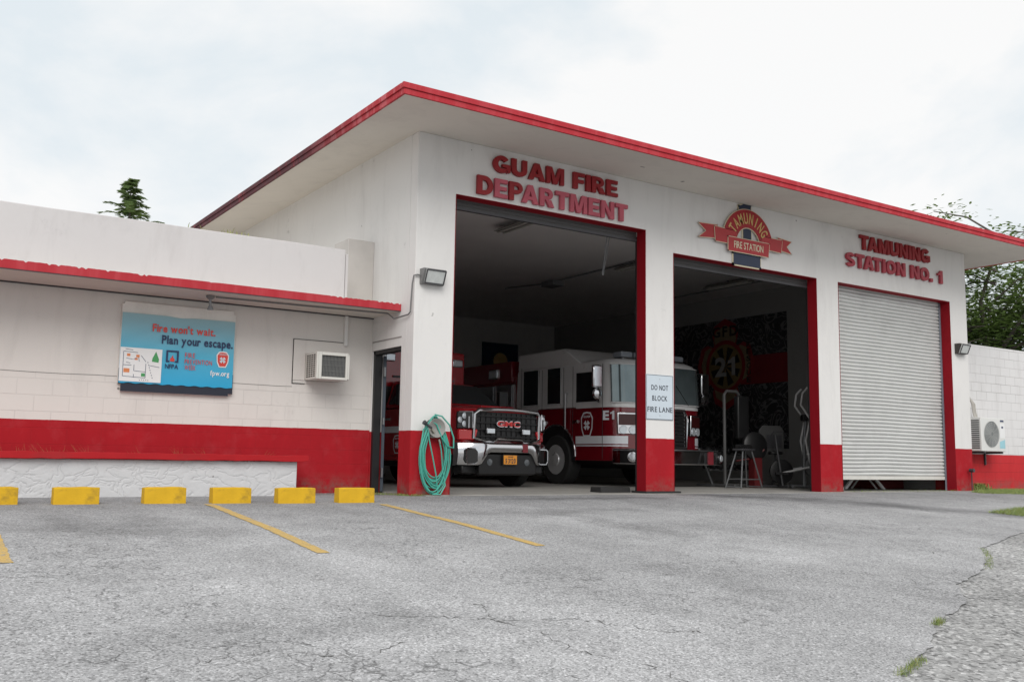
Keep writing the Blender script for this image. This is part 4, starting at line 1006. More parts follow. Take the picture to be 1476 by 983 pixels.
# bumper: chrome bar whose ends drop down round the tow openings
def bar(xs_, yf, zlo, zhi, d): return [[(x, yf(x)+dd, z) for dd, z in ((d, zlo(x)), (0, zlo(x)+.02), (-.03, (zlo(x)+zhi(x))/2), (-.02, zhi(x)-.03), (0, zhi(x)), (d, zhi(x)))] for x in xs_]
bx_ = [-1.03+2.06*i/32 for i in range(33)]
yf = lambda x: .02+.22*max(0, (abs(x)-.55)/.48)**1.6
zl = lambda x: .615 if abs(x) < .50 else (.615-(abs(x)-.50)*1.4 if abs(x) < .66 else .39)
zh = lambda x: .80
m = MB().rings(bar(bx_, yf, zl, zh, .12)); BP = m.build('bumper', M_chr, AM)
for s in (-1, 1):
    m = MB().rings([[(s*x, yf(x)-dd, z) for x, z in ((.74, .47), (.78, .44), (.92, .44), (.95, .50), (.95, .66), (.92, .69), (.78, .69), (.74, .64))] for dd in (.015, .045)]); m.build('tow_opening', M_blk, BP)
    m = MB()
    outline(m, [(s*.735, .46), (s*.775, .43), (s*.925, .43), (s*.96, .49), (s*.96, .67), (s*.925, .70), (s*.775, .70), (s*.735, .65)], .014, FR((0, yf(.85)-.045, 0)), .0, .02); m.build('opening_trim', M_chr, BP)
m = MB().rings([[(-.68, .07, .24), (.68, .07, .24), (.66, .06, .60), (-.66, .06, .60)], [(-.60, .28, .22), (.60, .28, .22), (.66, .3, .62), (-.66, .3, .62)]]); m.prism_z([(-.95, .2), (.95, .2), (.95, .45), (-.95, .45)], .26, .40)
AD = m.build('air_dam', M_blk, AM, .02)
for s in (-1, 1): MB().lathe((s*.44, .07, .46), (0, -1, 0), [(0, .06), (.012, .06), (.014, .045), (.02, .001)], 18).build('fog_lamp', mat('fog_glass', (.10, .11, .12), .1), AD)
MB().box(.28, .40, -.013, .0, .64, .79).build('reflective_patch', mat('patch_red', (.20, .02, .03), .5), BP)
MB().box(-.17, .17, .02, .055, .41, .60).build('plate_bracket', M_blk, AM)
LP = MB().box(-.155, .155, .008, .018, .425, .585).build('licence_plate', M_orange, AM, .003)
MB().text('5 3120', FR((0, .008, 0)), -.12, .12, .445, .53, .001, .003, .02, .12, .2).build('lettering', M_navy, LP)
MB().text('GUAM', FR((0, .008, 0)), -.06, .06, .548, .572, .001, .003, .03).build('lettering', M_navy, LP)
# patient box
BX = MB().box(-1.06, 1.06, 2.72, 6.6, .55, 2.70).build('patient_box', M_tred, AM, .05)
MB().box(-.98, .98, 2.73, 6.5, .35, .55).build('chassis', M_blk, AM)
MB().box(-1.062, 1.062, 2.9, 6.5, .95, 1.08).build('side_stripe', M_strp, BX)
MB().box(-.75, .75, 2.695, 2.72, 2.08, 2.12).build('trim_strip', M_dgrey, BX)
for s in (-1, 1):
    q = MB().box(s*.84-.13, s*.84+.13, 2.68, 2.72, 2.39, 2.55).build('warning_lamp', M_chr, BX, .02); MB().box(s*.84-.105, s*.84+.105, 2.665, 2.679, 2.415, 2.525).build('lens', M_lens, q, .012)
    m = MB().poly([(s*.66, .95), (s*.96, .95), (s*.96, 1.9), (s*.66, 1.9)], FR((0, 2.72, 0)), .001, .006); m.build('box_front_panel', mat('dark_panel', (.03, .03, .03), .4), BX)
# ---------------------------------------------------------------- fire engine (front faces -Y)
FE = empty('fire_engine', (7.44, 3.0, 0), R(0), 'red fire engine with white upper cab marked E1, parked behind the second pillar', 'fire engine')
HW = 1.245
front = [(-HW, .60), (-1.235, .42), (-1.19, .26), (-1.09, .13), (-.92, .05), (-.5, .012), (0, 0), (.5, .012), (.92, .05), (1.09, .13), (1.19, .26), (1.235, .42), (HW, .60)]
def plan(y1, s=1.0, dy=0): return [(x*s, y+dy) for x, y in front]+[(HW*s, y1), (-HW*s, y1)]
m = MB(); P0 = plan(3.62)
m.prism_z(P0, .52, 1.62)
CB = m.build('cab_body', M_ered, FE, .006)
m = MB()
up_ = [[(x*sx, (y+dy) if y < 3 else y, z) for x, y in P0] for sx, dy, z in ((1.0, 0, 1.625), (.998, .005, 2.0), (.985, .06, 2.48), (.96, .12, 2.56), (.90, .22, 2.61))]
m.rings(up_)
m.rings([[(-1.20, 1.25, 2.55), (1.20, 1.25, 2.55), (1.22, 3.61, 2.55), (-1.22, 3.61, 2.55)], [(-1.18, 1.85, 2.90), (1.18, 1.85, 2.90), (1.20, 3.61, 2.90), (-1.20, 3.61, 2.90)], [(-1.05, 2.0, 2.95), (1.05, 2.0, 2.95), (1.08, 3.55, 2.95), (-1.08, 3.55, 2.95)]])
CU = m.build('cab_upper', M_twh, FE, .015)
# windscreen wraps round the front corners
def wrap(z0, z1, off, lim, nm, mt, par, x_lim=1.18, lean=0.0):
    P = [(x, y) for x, y in front if abs(x) <= x_lim]
    f_ = lambda s, o: [(x*(1+o/1.2), y-o) for x, y in P]
    a, b = f_(1, off), f_(1, off+.012)
    k = MB(); lo = [(x, y, z0) for x, y in a]; hi = [(x*.988, y+lean, z1) for x, y in a]
    lo2 = [(x, y, z0) for x, y in b]; hi2 = [(x*.988, y+lean, z1) for x, y in b]
    k.rings([lo, lo2, hi2, hi, lo], cap=False, closed=False)
    k.f.append(list(range(0, 1))) if False else None
    return k.build(nm, mt, par)
wrap(1.71, 2.47, .012, 0, 'windscreen', M_gls2, CU, 1.20, .055)
m = MB()
for z, ln_ in ((1.695, 0), (2.485, .055)):
    P = [(x*(1.012 if z < 2 else 1.0), y-.014+ln_, z) for x, y in front if abs(x) <= 1.20]; m.tube(P, .014, 6)
m.build('window_trim', M_twh, CU)
m = MB().box(-.02, .02, -.035, -.012, 1.71, 2.46); o = m.build('centre_pillar', M_blk, CU)
m = MB().tube([(-.15, -.03, 1.70), (-.45, -.02, 2.1)], .008, 6).tube([(.7, .0, 1.70), (.35, .0, 2.1)], .008, 6); m.build('wiper', M_blk, CU)
# cab sides: windows, seams, rails, badges, wheels and mirrors
for s in (-1, 1):
    sx = s*1.247
    def sidewin(y0, y1, z0, z1, lab=None):
        k = MB().poly([(y0+.03, z0), (y1-.03, z0), (y1, z0+.03), (y1, z1-.03), (y1-.03, z1), (y0+.03, z1), (y0, z1-.03), (y0, z0+.03)], (Vector((s*1.246, 0, 0)), Vector((0, 1, 0)), Vector((0, 0, 1)), Vector((s, 0, 0))), -.02, .006)
        w0 = k.build('side_window', M_gls, CU)
        k = MB(); outline(k, [(y0, z0), (y1, z0), (y1, z1), (y0, z1)], .02, (Vector((s*1.246, 0, 0)), Vector((0, 1, 0)), Vector((0, 0, 1)), Vector((s, 0, 0))), .0, .010); k.build('window_frame', M_twh, w0)
    sidewin(.56, 1.36, 1.72, 2.36); sidewin(1.90, 2.40, 1.72, 2.52); sidewin(2.74, 3.34, 1.72, 2.52)
    k = MB()
    for y in (.47, 1.47, 1.80, 2.60, 3.42): k.box(min(s*1.246, s*1.249), max(s*1.246, s*1.249), y-.006, y+.006, .55, 2.5 if y < 3.4 else 2.6)
    k.build('door_seam', M_dgrey, CU)
    k = MB().tube([(s*1.25, 1.65, 1.15), (s*1.31, 1.65, 1.17), (s*1.31, 1.65, 1.93), (s*1.25, 1.65, 1.95)], .018, 8); k.build('grab_rail', M_alu, FE)
    k = MB().box(min(s*1.25, s*1.28), max(s*1.25, s*1.28), 1.28, 1.42, 1.30, 1.36).box(min(s*1.25, s*1.28), max(s*1.25, s*1.28), 2.42, 2.56, 1.30, 1.36); k.build('handle', M_chr, FE)
    F = FR((s*1.247, 0, 0), (0, -1 if s < 0 else 1, 0), (0, 0, 1), (s, 0, 0))
    a, b, c = badge(None, F, (-.98 if s < 0 else .98), 1.26, .50, .001, None); bo = a.build('badge', M_strp, CB); b.build('badge_field', M_ered, bo); c.build('badge_mark', M_strp, bo)
    # arch
    k = MB(); A = [(2.05+.68*math.cos(R(a)), .60+.66*math.sin(R(a))) for a in range(0, 181, 10)]+[(1.37, .50), (2.73, .50)]
    k.rings([[(s*x, y, z) for y, z in A] for x in (1.20, 1.2475)]); k.build('wheel_well', M_blk, FE)
    k = MB().tube([(s*1.262, 2.05+.69*math.cos(R(a)), .60+.67*math.sin(R(a))) for a in range(0, 181, 9)], .022, 8); k.build('arch_trim', M_chr, FE)
    wheel(FE, s*1.275, 2.03, .53, .32, M_rim); wheel(FE, s*1.275, 7.2, .53, .32, M_rim)
    # mirrors
    k = MB().tube([(s*1.24, .62, 2.42), (s*1.42, .40, 2.44), (s*1.48, .36, 2.40), (s*1.48, .36, 1.75), (s*1.25, .6, 1.72)], .016, 8); mi = k.build('mirror_arm', M_blk, FE)
    k = MB().box(s*1.50-.12, s*1.50+.12, .30, .38, 1.98, 2.44).build('mirror', M_chr, mi, .03)
    k = MB().lathe((s*1.50, .36, 1.86), (0, -1, 0), [(0, .09), (.03, .12), (.07, .10), (.09, .05), (.095, .001)], 20).build('mirror', M_chr, mi)
    # red, stripes on sides
# stripes wrapping the front corners and sides
def band(z0, z1, off, mt, nm, x_min=0):
    for s in (-1, 1):
        P = [(s*1.246, 3.6), (s*1.246, 2.74)] ; 
        Q = [(x, y) for x, y in front if x*s >= x_min]; Q = Q if s < 0 else Q[::-1]
        Q = [(s*HW, 1.36)]+Q
        a = [(x+s*off, y-off) if i else (x+s*off, y) for i, (x, y) in enumerate(Q)]
        k = MB().rings([[(x, y, z0) for x, y in a], [(x, y, z1) for x, y in a]], cap=False, closed=False)
        k.build(nm, mt, CB); k = MB()
        k.rings([[(s*(HW+off), 3.6, z0), (s*(HW+off), 2.74, z0)], [(s*(HW+off), 3.6, z1), (s*(HW+off), 2.74, z1)]], cap=False, closed=False)
        k.build(nm, mt, CB)
band(.86, 1.02, .004, M_strp, 'stripe', .60); band(.81, .835, .004, M_gold if False else M_strp, 'thin_stripe', .60)
band(1.60, 1.65, .005, M_twh, 'belt_trim', 0)
# E1 on the near corner
F = FR((-1.255, .52, 0), Vector((.03, -1, 0)).normalized(), (0, 0, 1), Vector((-1, -.03, 0)).normalized())
MB().text('E1', FR((-1.252, .44, 0), Vector((.32, -.95, 0)).normalized(), (0, 0, 1), Vector((-.95, -.32, 0)).normalized()), .0, .27, 1.34, 1.53, .004, .010, .04, .10).build('lettering', M_strp, CB)
# grille and headlights
m = MB().box(-.56, .56, -.04, .02, .80, 1.60).build('grille', M_blk, FE)
g2 = MB()
for k in range(10): g2.box(-.53, .53, -.055, -.041, .85+k*.076, .868+k*.076)
for x in (-.53, -.18, .18, .53): g2.box(x-.006, x+.006, -.058, -.05, .82, 1.58)
g2.build('grille_bar', M_chr, m)
g2 = MB().tube([(-.58, -.05, .80), (-.60, -.05, 1.40), (-.52, -.06, 1.58), (.52, -.06, 1.58), (.60, -.05, 1.40), (.58, -.05, .80), (-.58, -.05, .80)], .03, 8); g2.build('grille_surround', M_chr, m)
for s in (-1, 1):
    a, b = Vector((s*.70, .0, 0)), Vector((s*1.13, .17, 0)); u = (b-a).normalized(); n_ = Vector((u.y*s, -u.x*s, 0)) if s > 0 else Vector((-u.y*-1*-1, u.x, 0))
    n_ = Vector((s*.36, -.93, 0)).normalized()
    FF = (a, u, Vector((0, 0, 1)), n_)
    HB = MB().poly([(0, 1.06), (.45, 1.06), (.46, 1.50), (.02, 1.50)], FF, -.05, .05).build('headlight', M_chr, FE, .015)
    k = MB().poly([(.03, 1.24), (.43, 1.24), (.43, 1.46), (.04, 1.46)], FF, .051, .058); k.build('warning_lens', mat('dark_amber', (.05, .006, .006), .3), HB)
    k = MB()
    for cx in (.13, .33): k.lathe(a+u*cx+Vector((0, 0, 1.15))+n_*.05, n_, [(0, .085), (.015, .085), (.012, .06), (.018, .001)], 18)
    k.build('lens', M_lens, HB)
# bumper
bp = [(-1.25, .15), (-1.25, -.30), (-1.12, -.52), (-.85, -.62), (.85, -.62), (1.12, -.52), (1.25, -.30), (1.25, .15)]
m = MB().prism_z(bp, .46, .74); BU_ = m.build('bumper', M_chr, FE, .02)
m = MB().prism_z([(x*.96, y+.04) for x, y in bp], .741, .765); m.build('bumper_deck', M_alu, BU_)
for s in (-1, 1):
    k = MB().prism_z([(s*.86, -.63), (s*1.13, -.53), (s*1.262, -.30), (s*1.262, -.10), (s*1.2, -.10), (s*.86, -.4)], .48, .72).build('bumper_end', M_blk, BU_, .01)
    for (cx, cy, dx, dy) in ((1.03, -.575, .35, -.94), (1.20, -.42, .80, -.6)):
        q = MB().lathe((s*cx, cy, .60), (s*dx, dy, 0), [(0, .10), (.02, .10), (.022, .08), (.03, .001)], 20).build('bumper_lamp', M_chr, BU_); MB().lathe((s*(cx+dx*.025), cy+dy*.025, .60), (s*dx, dy, 0), [(0, .072), (.012, .06), (.014, .001)], 18).build('lens', M_lens, q)
    k = MB().box(s*.70-.06, s*.72+.06, -.634, -.621, .47, .73).build('reflective_patch', mat('patch_red', (.20, .02, .03)), BU_)
# roof light bar
m = MB().box(-.85, .85, .30, .62, 2.60, 2.65); LB = m.build('light_bar', M_chr, FE, .01)
m = MB()
for x in (-.72, -.36, 0, .36, .72): m.box(x-.15, x+.15, .32, .60, 2.655, 2.77)
m.build('lens', mat('bar_lens', (.24, .26, .29), .12, 0, .2), LB, .02)
# pump panel and body behind the cab
m = MB().box(-1.20, 1.20, 3.70, 9.0, .62, 2.45); BO = m.build('rear_body', M_ered, FE, .02)
m = MB().box(-1.245, 1.245, 3.85, 8.95, 2.30, 2.80); m.build('upper_locker', M_ered, FE, .02)
for s in (-1, 1):
    for a, b in ((3.8, 4.5), (4.6, 6.3), (8.0, 8.9)):
        k = MB().box(min(s*1.201, s*1.24), max(s*1.201, s*1.24), a, b, .72, 2.25)
        for z in range(18): k.box(min(s*1.241, s*1.25), max(s*1.241, s*1.25), a+.04, b-.04, .76+z*.082, .82+z*.082)
        k.build('locker_shutter', M_alu, BO)
    for y in (4.6, 8.4):
        q = MB().box(min(s*1.246, s*1.28), max(s*1.246, s*1.28), y-.2, y+.2, 2.42, 2.64).build('scene_light', M_chr, FE, .01); MB().box(min(s*1.281, s*1.288), max(s*1.281, s*1.288), y-.17, y+.17, 2.45, 2.61).build('lens', M_lens, q)
MB().box(-.5, .5, .3, 8.9, .36, .60).build('chassis', M_blk, FE)
MB().box(-1.1, 1.1, .2, 3.5, .44, .519).build('underside', M_blk, FE)

# ---------------------------------------------------------------- exercise gear behind the middle bay
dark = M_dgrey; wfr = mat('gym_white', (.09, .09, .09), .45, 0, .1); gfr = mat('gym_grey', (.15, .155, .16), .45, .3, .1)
WB = empty('folding_trestle', (8.72, 2.0, .01), R(12), 'grey A-frame trestle in the middle bay, beside the fire engine bumper', 'trestle')
m = MB()
for y in (-.14, .22):
    m.tube([(-.36, y, 0), (-.14, y*.4, .76)], .016, 8).tube([(.46, y, 0), (.20, y*.4, .76)], .016, 8)
    m.tube([(-.30, y*.9, .18), (.40, y*.9, .18)], .012, 8)
m.tube([(-.36, -.14, .03), (-.36, .22, .03)], .012, 8).tube([(.46, -.14, .03), (.46, .22, .03)], .012, 8)
m.build('frame', gfr, WB); MB().box(-.22, .28, -.10, .14, .76, .80).build('top_board', dark, WB, .01)
m = MB()
for i in range(6): m.cyl((-.18+i*.075, -.06, .845), (0, 1, 0), .04, .13, 12)
m.build('dumbbell', M_blk, WB)
CM = empty('exercise_tower', (9.15, 2.6, .01), R(-10), 'black padded weight machine on a tall grey frame in the middle bay', 'exercise machine')
MB().tube([(-.24, .1, 0), (-.24, .1, 1.95), (-.18, .1, 2.03), (.08, .1, 2.03), (.14, .1, 1.95)], .035, 8).tube([(-.30, .1, .04), (.55, .1, .04)], .03, 8).tube([(-.32, -.35, .03), (-.32, .45, .03)], .03, 8).build('frame', wfr, CM)
MB().box(.0, .30, -.05, .10, 1.02, 1.93).build('back_pad', M_blk, CM, .03)
MB().lathe((.34, -.08, .86), (0, -1, .1), [(0, .26), (.05, .30), (.12, .30), (.16, .24), (.165, .001)], 22).build('weight_plate', M_blk, CM)
MB().tube([(-.1, -.1, .55), (.35, -.2, .62), (.52, -.25, .80)], .018, 8).box(.22, .42, -.3, -.1, .0, .62).build('red_support', mat('gym_red', (.12, .01, .012), .5), CM)
EB = empty('exercise_bike', (9.95, 2.2, .01), R(-25), 'exercise bike with a pale rounded back panel, left of the third pillar', 'exercise bike')
MB().prism_y([(-.28, .72), (.28, .72), (.28, 1.22), (.20, 1.32), (-.20, 1.32), (-.28, 1.22)], .28, .34).build('rear_panel', wfr, EB, .01)
MB().prism_y([(-.12, .84), (.22, .84), (.22, 1.12), (-.12, 1.12)], .26, .279).build('panel_screen', dark, EB)
MB().tube([(-.35, 0, .03), (.35, 0, .03)], .025, 8).tube([(0, -.5, .03), (0, .5, .03)], .025, 8).tube([(0, -.25, .03), (-.05, -.12, .75), (-.08, -.08, 1.15)], .025, 8).tube([(0, .3, .03), (.05, .22, .7)], .025, 8).tube([(-.22, -.10, 1.05), (-.16, -.2, 1.18), (.06, -.2, 1.18), (.12, -.1, 1.05)], .014, 8).build('frame', dark, EB)
MB().prism_z([(-.09, .12), (.05, .08), (.2, .16), (.2, .30), (.05, .36), (-.09, .30)], .70, .77).build('saddle', M_blk, EB, .02)
MB().lathe((.05, -.02, .34), (0, -1, 0), [(0, .24), (.03, .26), (.08, .26), (.10, .2), (.105, .001)], 24).build('flywheel', M_blk, EB)
ET = empty('elliptical_trainer', (10.42, 1.9, .01), R(-35), 'white elliptical trainer with tall curved handles beside the third pillar', 'exercise machine')
m = MB().tube([(0, 0, .03), (.02, 0, .9), (.06, 0, 1.45)], .035, 8).tube([(-.5, 0, .04), (.55, 0, .04)], .03, 8).tube([(-.3, -.25, .03), (-.3, .25, .03)], .03, 8)
m.build('frame', gfr, ET)
m = MB()
for y in (-.2, .2): m.tube([(.10, y, .45), (.0, y, 1.0), (.10, y*1.1, 1.45), (-.10, y*1.2, 1.75), (-.06, y*1.2, 2.0), (.05, y*1.2, 2.12)], .022, 8).tube([(.10, y, .45), (-.55, y, .30)], .022, 8)
m.build('handle', mat('handle_white', (.62, .62, .62), .4), ET)
m = MB().lathe((.25, -.09, .45), (0, 1, 0), [(0, .20), (.02, .24), (.14, .24), (.16, .2), (.165, .001)], 22); m.build('drive_cover', wfr, ET)
MB().box(-.02, .10, -.10, .10, 1.42, 1.56).build('console', M_blk, ET, .01)
MB().box(-.65, -.38, -.27, -.15, .28, .33).box(-.62, -.33, .15, .27, .30, .35).build('pedal', M_blk, ET)
DB = empty('dumbbell_rack', (9.75, 3.3, .01), R(5), 'low dark rack loaded with weights behind the trestle and the bike', 'weight rack')
m = MB()
for x in (-.9, .7): m.tube([(x, -.2, 0), (x, .2, .8)], .025, 8).tube([(x, -.25, .03), (x, .25, .03)], .025, 8)
for z, y in ((.35, 0), (.70, .15)): m.tube([(-.9, y-.08, z), (.7, y-.08, z)], .02, 8).tube([(-.9, y+.08, z), (.7, y+.08, z)], .02, 8)
m.build('frame', gfr, DB)
rd = random.Random(3)
for z, y in ((.35, 0), (.70, .15)):
    for i in range(7):
        x = -.78+i*.23; q = .05+.02*rd.random(); m = MB().lathe((x, y-.17, z+.07), (0, 1, 0), [(0, q*.8), (.02, q), (.09, q), (.11, .015), (.22, .015), (.24, q), (.31, q), (.33, q*.8)], 12); m.build('dumbbell', M_blk, DB)
# folding furniture glimpsed under the shutter
FT = empty('folding_table', (10.9, 1.25, .01), R(5), 'white folding table on crossed legs seen under the closed shutter', 'folding table')
m = MB()
for x in (-.55, .75): m.tube([(x, -.3, 0), (x, .3, .7)], .02, 8).tube([(x, .3, 0), (x, -.3, .7)], .02, 8)
m.tube([(-.55, -.1, .22), (.75, -.1, .22)], .02, 8).prism_y([(-.1, .35), (0, .35), (-.45, .02), (-.55, .02)][::-1], -.36, -.32).prism_y([(.30, .35), (.40, .35), (.90, .0), (.80, .0)], -.42, -.38)
m.build('leg', M_white, FT); MB().box(-.75, .95, -.38, .38, .70, .73).build('table_top', M_white, FT)
BXx = MB().prism_x([(0, 0), (.45, 0), (.43, .09), (.02, .09)], 0, .45).build('storage_crate', M_offw, None, .01); BXx.location = (9.55, .55, .01); tag(BXx, 'low pale crate lid on the floor under the left end of the shutter', 'crate')
BKb = MB().prism_x([(0, 0), (.8, 0), (.8, .55), (.05, .6)], 0, .9).build('red_tool_chest', mat('chest_red', (.10, .008, .01), .5), None, .02); BKb.location = (12.0, 1.2, .01); tag(BKb, 'dark red chest on the floor behind the right end of the shutter', 'chest')

# ---------------------------------------------------------------- grass
def grass(name, label, pts, n, h, mt, spread=.05, seed=1, zf=None):
    rd = random.Random(seed); k = MB()
    for _ in range(n):
        i = rd.randrange(len(pts)-1) if len(pts) > 1 else 0
        if len(pts) > 1:
            t = rd.random(); x = pts[i][0]+(pts[i+1][0]-pts[i][0])*t; y = pts[i][1]+(pts[i+1][1]-pts[i][1])*t
        else: x, y = pts[0]
        x += rd.gauss(0, spread); y += rd.gauss(0, spread*.6); hh = h*rd.uniform(.4, 1.2); a = rd.uniform(0, 6.28); wd = h*.06
        z = (gz(y) if zf is None else zf)-.004; lx, ly = math.cos(a)*hh*.7, math.sin(a)*hh*.7; wx, wy = -math.sin(a)*wd, math.cos(a)*wd
        b = len(k.v); k.v += [(x-wx, y-wy, z), (x+wx, y+wy, z), (x+lx*.4+wx*.7, y+ly*.4+wy*.7, z+hh*.7), (x+lx*.4-wx*.7, y+ly*.4-wy*.7, z+hh*.7), (x+lx, y+ly, z+hh)]
        k.f += [[b, b+1, b+2, b+3], [b+3, b+2, b+4]]; k.m += [0, 0]
    o = k.build(name, mt, None, smooth=False); tag(o, label, 'grass', kind='stuff'); return o
mg, N_, L_, b_ = new_mat('grass_green')
P_ = N_.new('ShaderNodeNewGeometry').outputs['Position']
L_.new(ramp(N_, L_, nz(N_, L_, P_, 30, 3), [(.3, (.09, .15, .03)), (.5, (.19, .26, .06)), (.7, (.36, .33, .13))]), b_.inputs['Base Color']); b_.inputs['Roughness'].default_value = .7
grass('grass_tuft', 'small green tuft in the pavement crack nearest the camera', [(-1.60, -8.68), (-1.15, -8.52)], 300, .026, mg, .025, 1)
grass('grass_tuft', 'green tuft in the crack at the pale asphalt edge, mid right', [(-.28, -8.05), (-.12, -7.97)], 150, .03, mg, .025, 2)
grass('grass_tuft', 'low weeds along the asphalt edge farther right', [(2.3, -6.90), (3.0, -6.5), (3.5, -6.14)], 300, .025, mg, .03, 3)
grass('grass_tuft', 'weeds at the foot of the first pillar by the side door', [(-.3, .9), (-.02, .25), (.0, -.03), (.4, -.04)], 900, .035, mg, .05, 4)
grass('grass_tuft', 'sprigs on the floor edge below the closed shutter', [(9.4, -.03), (12.9, -.03)], 260, .05, mg, .02, 5)
v = []; 
def patch(name, pts, label, n, seed):
    xs_ = [p[0] for p in pts]; ys_ = [p[1] for p in pts]; rd = random.Random(seed)
    def inside(x, y):
        c = False
        for i in range(len(pts)):
            (a, b), (c_, d_) = pts[i], pts[i-1]
            if (b > y) != (d_ > y) and x < (c_-a)*(y-b)/(d_-b)+a: c = not c
        return c
    k = MB(); cnt = 0
    while cnt < n:
        x = rd.uniform(min(xs_), max(xs_)); y = rd.uniform(min(ys_), max(ys_))
        if not inside(x, y): continue
        cnt += 1; h = rd.uniform(.02, .06); a = rd.uniform(0, 6.28); wd = .007; z = gz(y)+.001
        b = len(k.v); lx, ly = math.cos(a)*h, math.sin(a)*h
        k.v += [(x-wd, y, z), (x+wd, y, z), (x+lx, y+ly, z+h)]; k.f.append([b, b+1, b+2]); k.m.append(0)
    o = k.build(name, mg, None, smooth=False); tag(o, label, 'grass', kind='stuff')
patch('grass_verge', [(12.9, -.35), (13.7, -.05), (14.6, .5), (24, .5), (24, -1.2), (14, -1.4), (12.6, -.8)], 'strip of bright grass below the right block wall', 26000, 4)
patch('grass_verge', [(7.7, -3.75), (9.2, -3.4), (14, -2.9), (14, -3.9), (9, -4.1), (7.8, -4.2)], 'ragged grass patch at the right edge of the lot', 9000, 5)
# ivy sprig beside the unit
grass('climbing_weed', 'leafy weed growing at the wall foot under the outdoor unit', [(14.0, .2), (14.5, .4)], 500, .16, mg, .12, 8)
grass('roof_weed', 'yellow-green weeds sprouting on top of the low parapet', [(-3.2+.3, .80), (-2.4, .80), (-2.2, .8)], 22, .10, mat('weed_yellow', (.30, .32, .10), .8), .05, 9, zf=3.457)

# ---------------------------------------------------------------- trees
def leafmat(name, a, b, c):
    m, N, L, bs = new_mat(name)
    P = N.new('ShaderNodeNewGeometry').outputs['Position']
    L.new(ramp(N, L, nz(N, L, P, 1.1, 5, .7), [(.32, a), (.55, b), (.72, c)]), bs.inputs['Base Color'])
    bs.inputs['Roughness'].default_value = .6; bs.inputs['Specular IOR Level'].default_value = .25
    tl_ = N.new('ShaderNodeBsdfTranslucent'); tl_.inputs[0].default_value = (*c, 1); ms = N.new('ShaderNodeMixShader'); ms.inputs[0].default_value = .35
    out = [n for n in N if n.type == 'OUTPUT_MATERIAL'][0]; L.new(bs.outputs[0], ms.inputs[1]); L.new(tl_.outputs[0], ms.inputs[2]); L.new(ms.outputs[0], out.inputs[0])
    return m
ML1 = leafmat('leaf_green', (.04, .075, .028), (.10, .165, .045), (.20, .29, .08)); ML2 = leafmat('conifer_green', (.05, .09, .035), (.10, .16, .05), (.22, .26, .07))
MBK = mat('bark', (.10, .085, .075), .9, 0, .25, 5, .4)
def leaf(k, c, s, rd, flat=.35):
    a = rd.uniform(0, 6.28); t = Vector((math.cos(a), math.sin(a), rd.uniform(-flat, flat))).normalized(); q = Vector((-t.y, t.x, rd.uniform(-flat, flat)*1.4)).normalized()
    l = s*rd.uniform(.7, 1.3); w_ = l*.42; b = len(k.v)
    k.v += [tuple(c-t*l/2), tuple(c+q*w_/2), tuple(c+t*l/2), tuple(c-q*w_/2)]; k.f.append([b, b+1, b+2, b+3]); k.m.append(0)
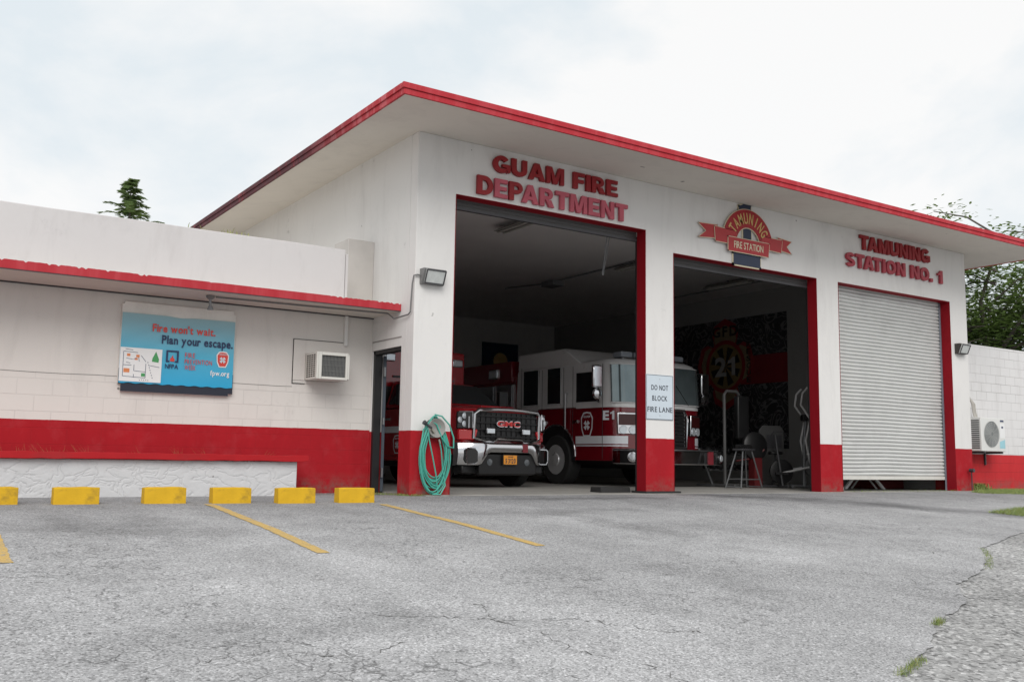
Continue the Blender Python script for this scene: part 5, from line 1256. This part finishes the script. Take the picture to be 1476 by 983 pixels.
def spreading_tree(loc, h, rad, label, seed, nb=9, per=900, sz=.20, lo=.35):
    rd = random.Random(seed); T_ = empty('broadleaf_tree', loc, 0, label, 'tree', 'trees beyond the block wall')
    tr = MB(); cr = MB()
    fork = Vector((0, 0, h*lo*.8)); tr.tube([(0, 0, -.3), (.1, 0, h*lo*.4), tuple(fork)], [h*.03, h*.024, h*.02], 10)
    for i in range(nb):
        a = 6.28*i/nb+rd.uniform(-.3, .3); el = rd.uniform(.35, 1.25); L_ = rad*rd.uniform(.75, 1.05)
        p = [fork.copy()]; d = Vector((math.cos(a)*math.cos(el), math.sin(a)*math.cos(el), math.sin(el)))
        top = Vector((math.cos(a)*L_*math.cos(el*.7), math.sin(a)*L_*math.cos(el*.7), h*lo+(h*(1-lo))*(.35+.65*math.sin(el))*rd.uniform(.8, 1)))
        for t in (.3, .6, 1): p.append(fork.lerp(top, t)+Vector((rd.gauss(0, .2), rd.gauss(0, .2), math.sin(t*3)*.3)))
        tr.tube(p, [h*.013, h*.010, h*.007, h*.003], 7)
        for j in range(9):
            b0 = p[1].lerp(p[3], rd.uniform(.1, 1)); a2 = rd.uniform(0, 6.28); l2 = rad*rd.uniform(.25, .55)
            e1 = b0+Vector((math.cos(a2)*l2, math.sin(a2)*l2, rd.uniform(-.1, .5)*l2)); mid = b0.lerp(e1, .5)+Vector((0, 0, .12*l2))
            tr.tube([b0, mid, e1], [h*.0045, h*.003, h*.0015], 5)
            for q in range(4):
                c0 = b0.lerp(e1, rd.uniform(.35, 1.05))+Vector((rd.gauss(0, .35), rd.gauss(0, .35), rd.gauss(0, .18)))
                rx = rad*rd.uniform(.08, .16)
                for _ in range(int(per/36)):
                    cp = c0+Vector((rd.gauss(0, rx), rd.gauss(0, rx), rd.gauss(0, rx*.32))); leaf(cr, cp, sz, rd)
    tr.build('trunk', MBK, T_); cr.build('crown', ML1, T_, smooth=False)
    return T_
spreading_tree((33.5, 12.0, -.2), 11.2, 6.0, 'tall spreading tree with airy foliage behind the right block wall, cut by the photo edge', 11, 14, 2100, .26, .36)
spreading_tree((31.5, 15.5, -.2), 7.6, 4.2, 'lower dark tree beside the station corner, behind the block wall', 21, 9, 1700, .23, .30)
spreading_tree((36.5, 8.5, -.2), 9.0, 5.5, 'broad tree farthest right behind the block wall', 31, 9, 1800, .25, .30)
# feathery conifer behind the low wing
rd = random.Random(6); CT = empty('conifer_tree', (1.62, 27.3, -.35), 0, 'narrow feathery evergreen top rising behind the low wing parapet', 'tree')
tr = MB().tube([(0, 0, -.2), (.05, 0, 6), (0, 0, 11.2)], [.2, .14, .02], 8); cr = MB()
for i in range(120):
    t = rd.random()**.8; z = 6.5+5.0*t; L_ = (2.0-1.8*((z-6.5)/5.0)**1.1)*rd.uniform(.3, 1.35)*(1.15 if rd.random() < .1 else 1); tl = rd.uniform(.2, 1.3); a = rd.uniform(0, 6.28)
    for s in range(46):
        q = s/46; c0 = Vector((math.cos(a)*L_*q, math.sin(a)*L_*q, z+tl*L_*q-.75*L_*q*q))
        w_ = Vector((-math.sin(a), math.cos(a), 0))*rd.choice((-1, 1)); l = .30*(1-q*.4); d = (w_+Vector((math.cos(a)*.7, math.sin(a)*.7, -.25+rd.uniform(-.3, .3)))).normalized()*l
        b = len(cr.v); n_ = Vector((0, 0, .024)); cr.v += [tuple(c0-n_), tuple(c0+d), tuple(c0+n_)]; cr.f.append([b, b+1, b+2]); cr.m.append(0)
tr.build('trunk', MBK, CT); cr.build('crown', ML2, CT, smooth=False)
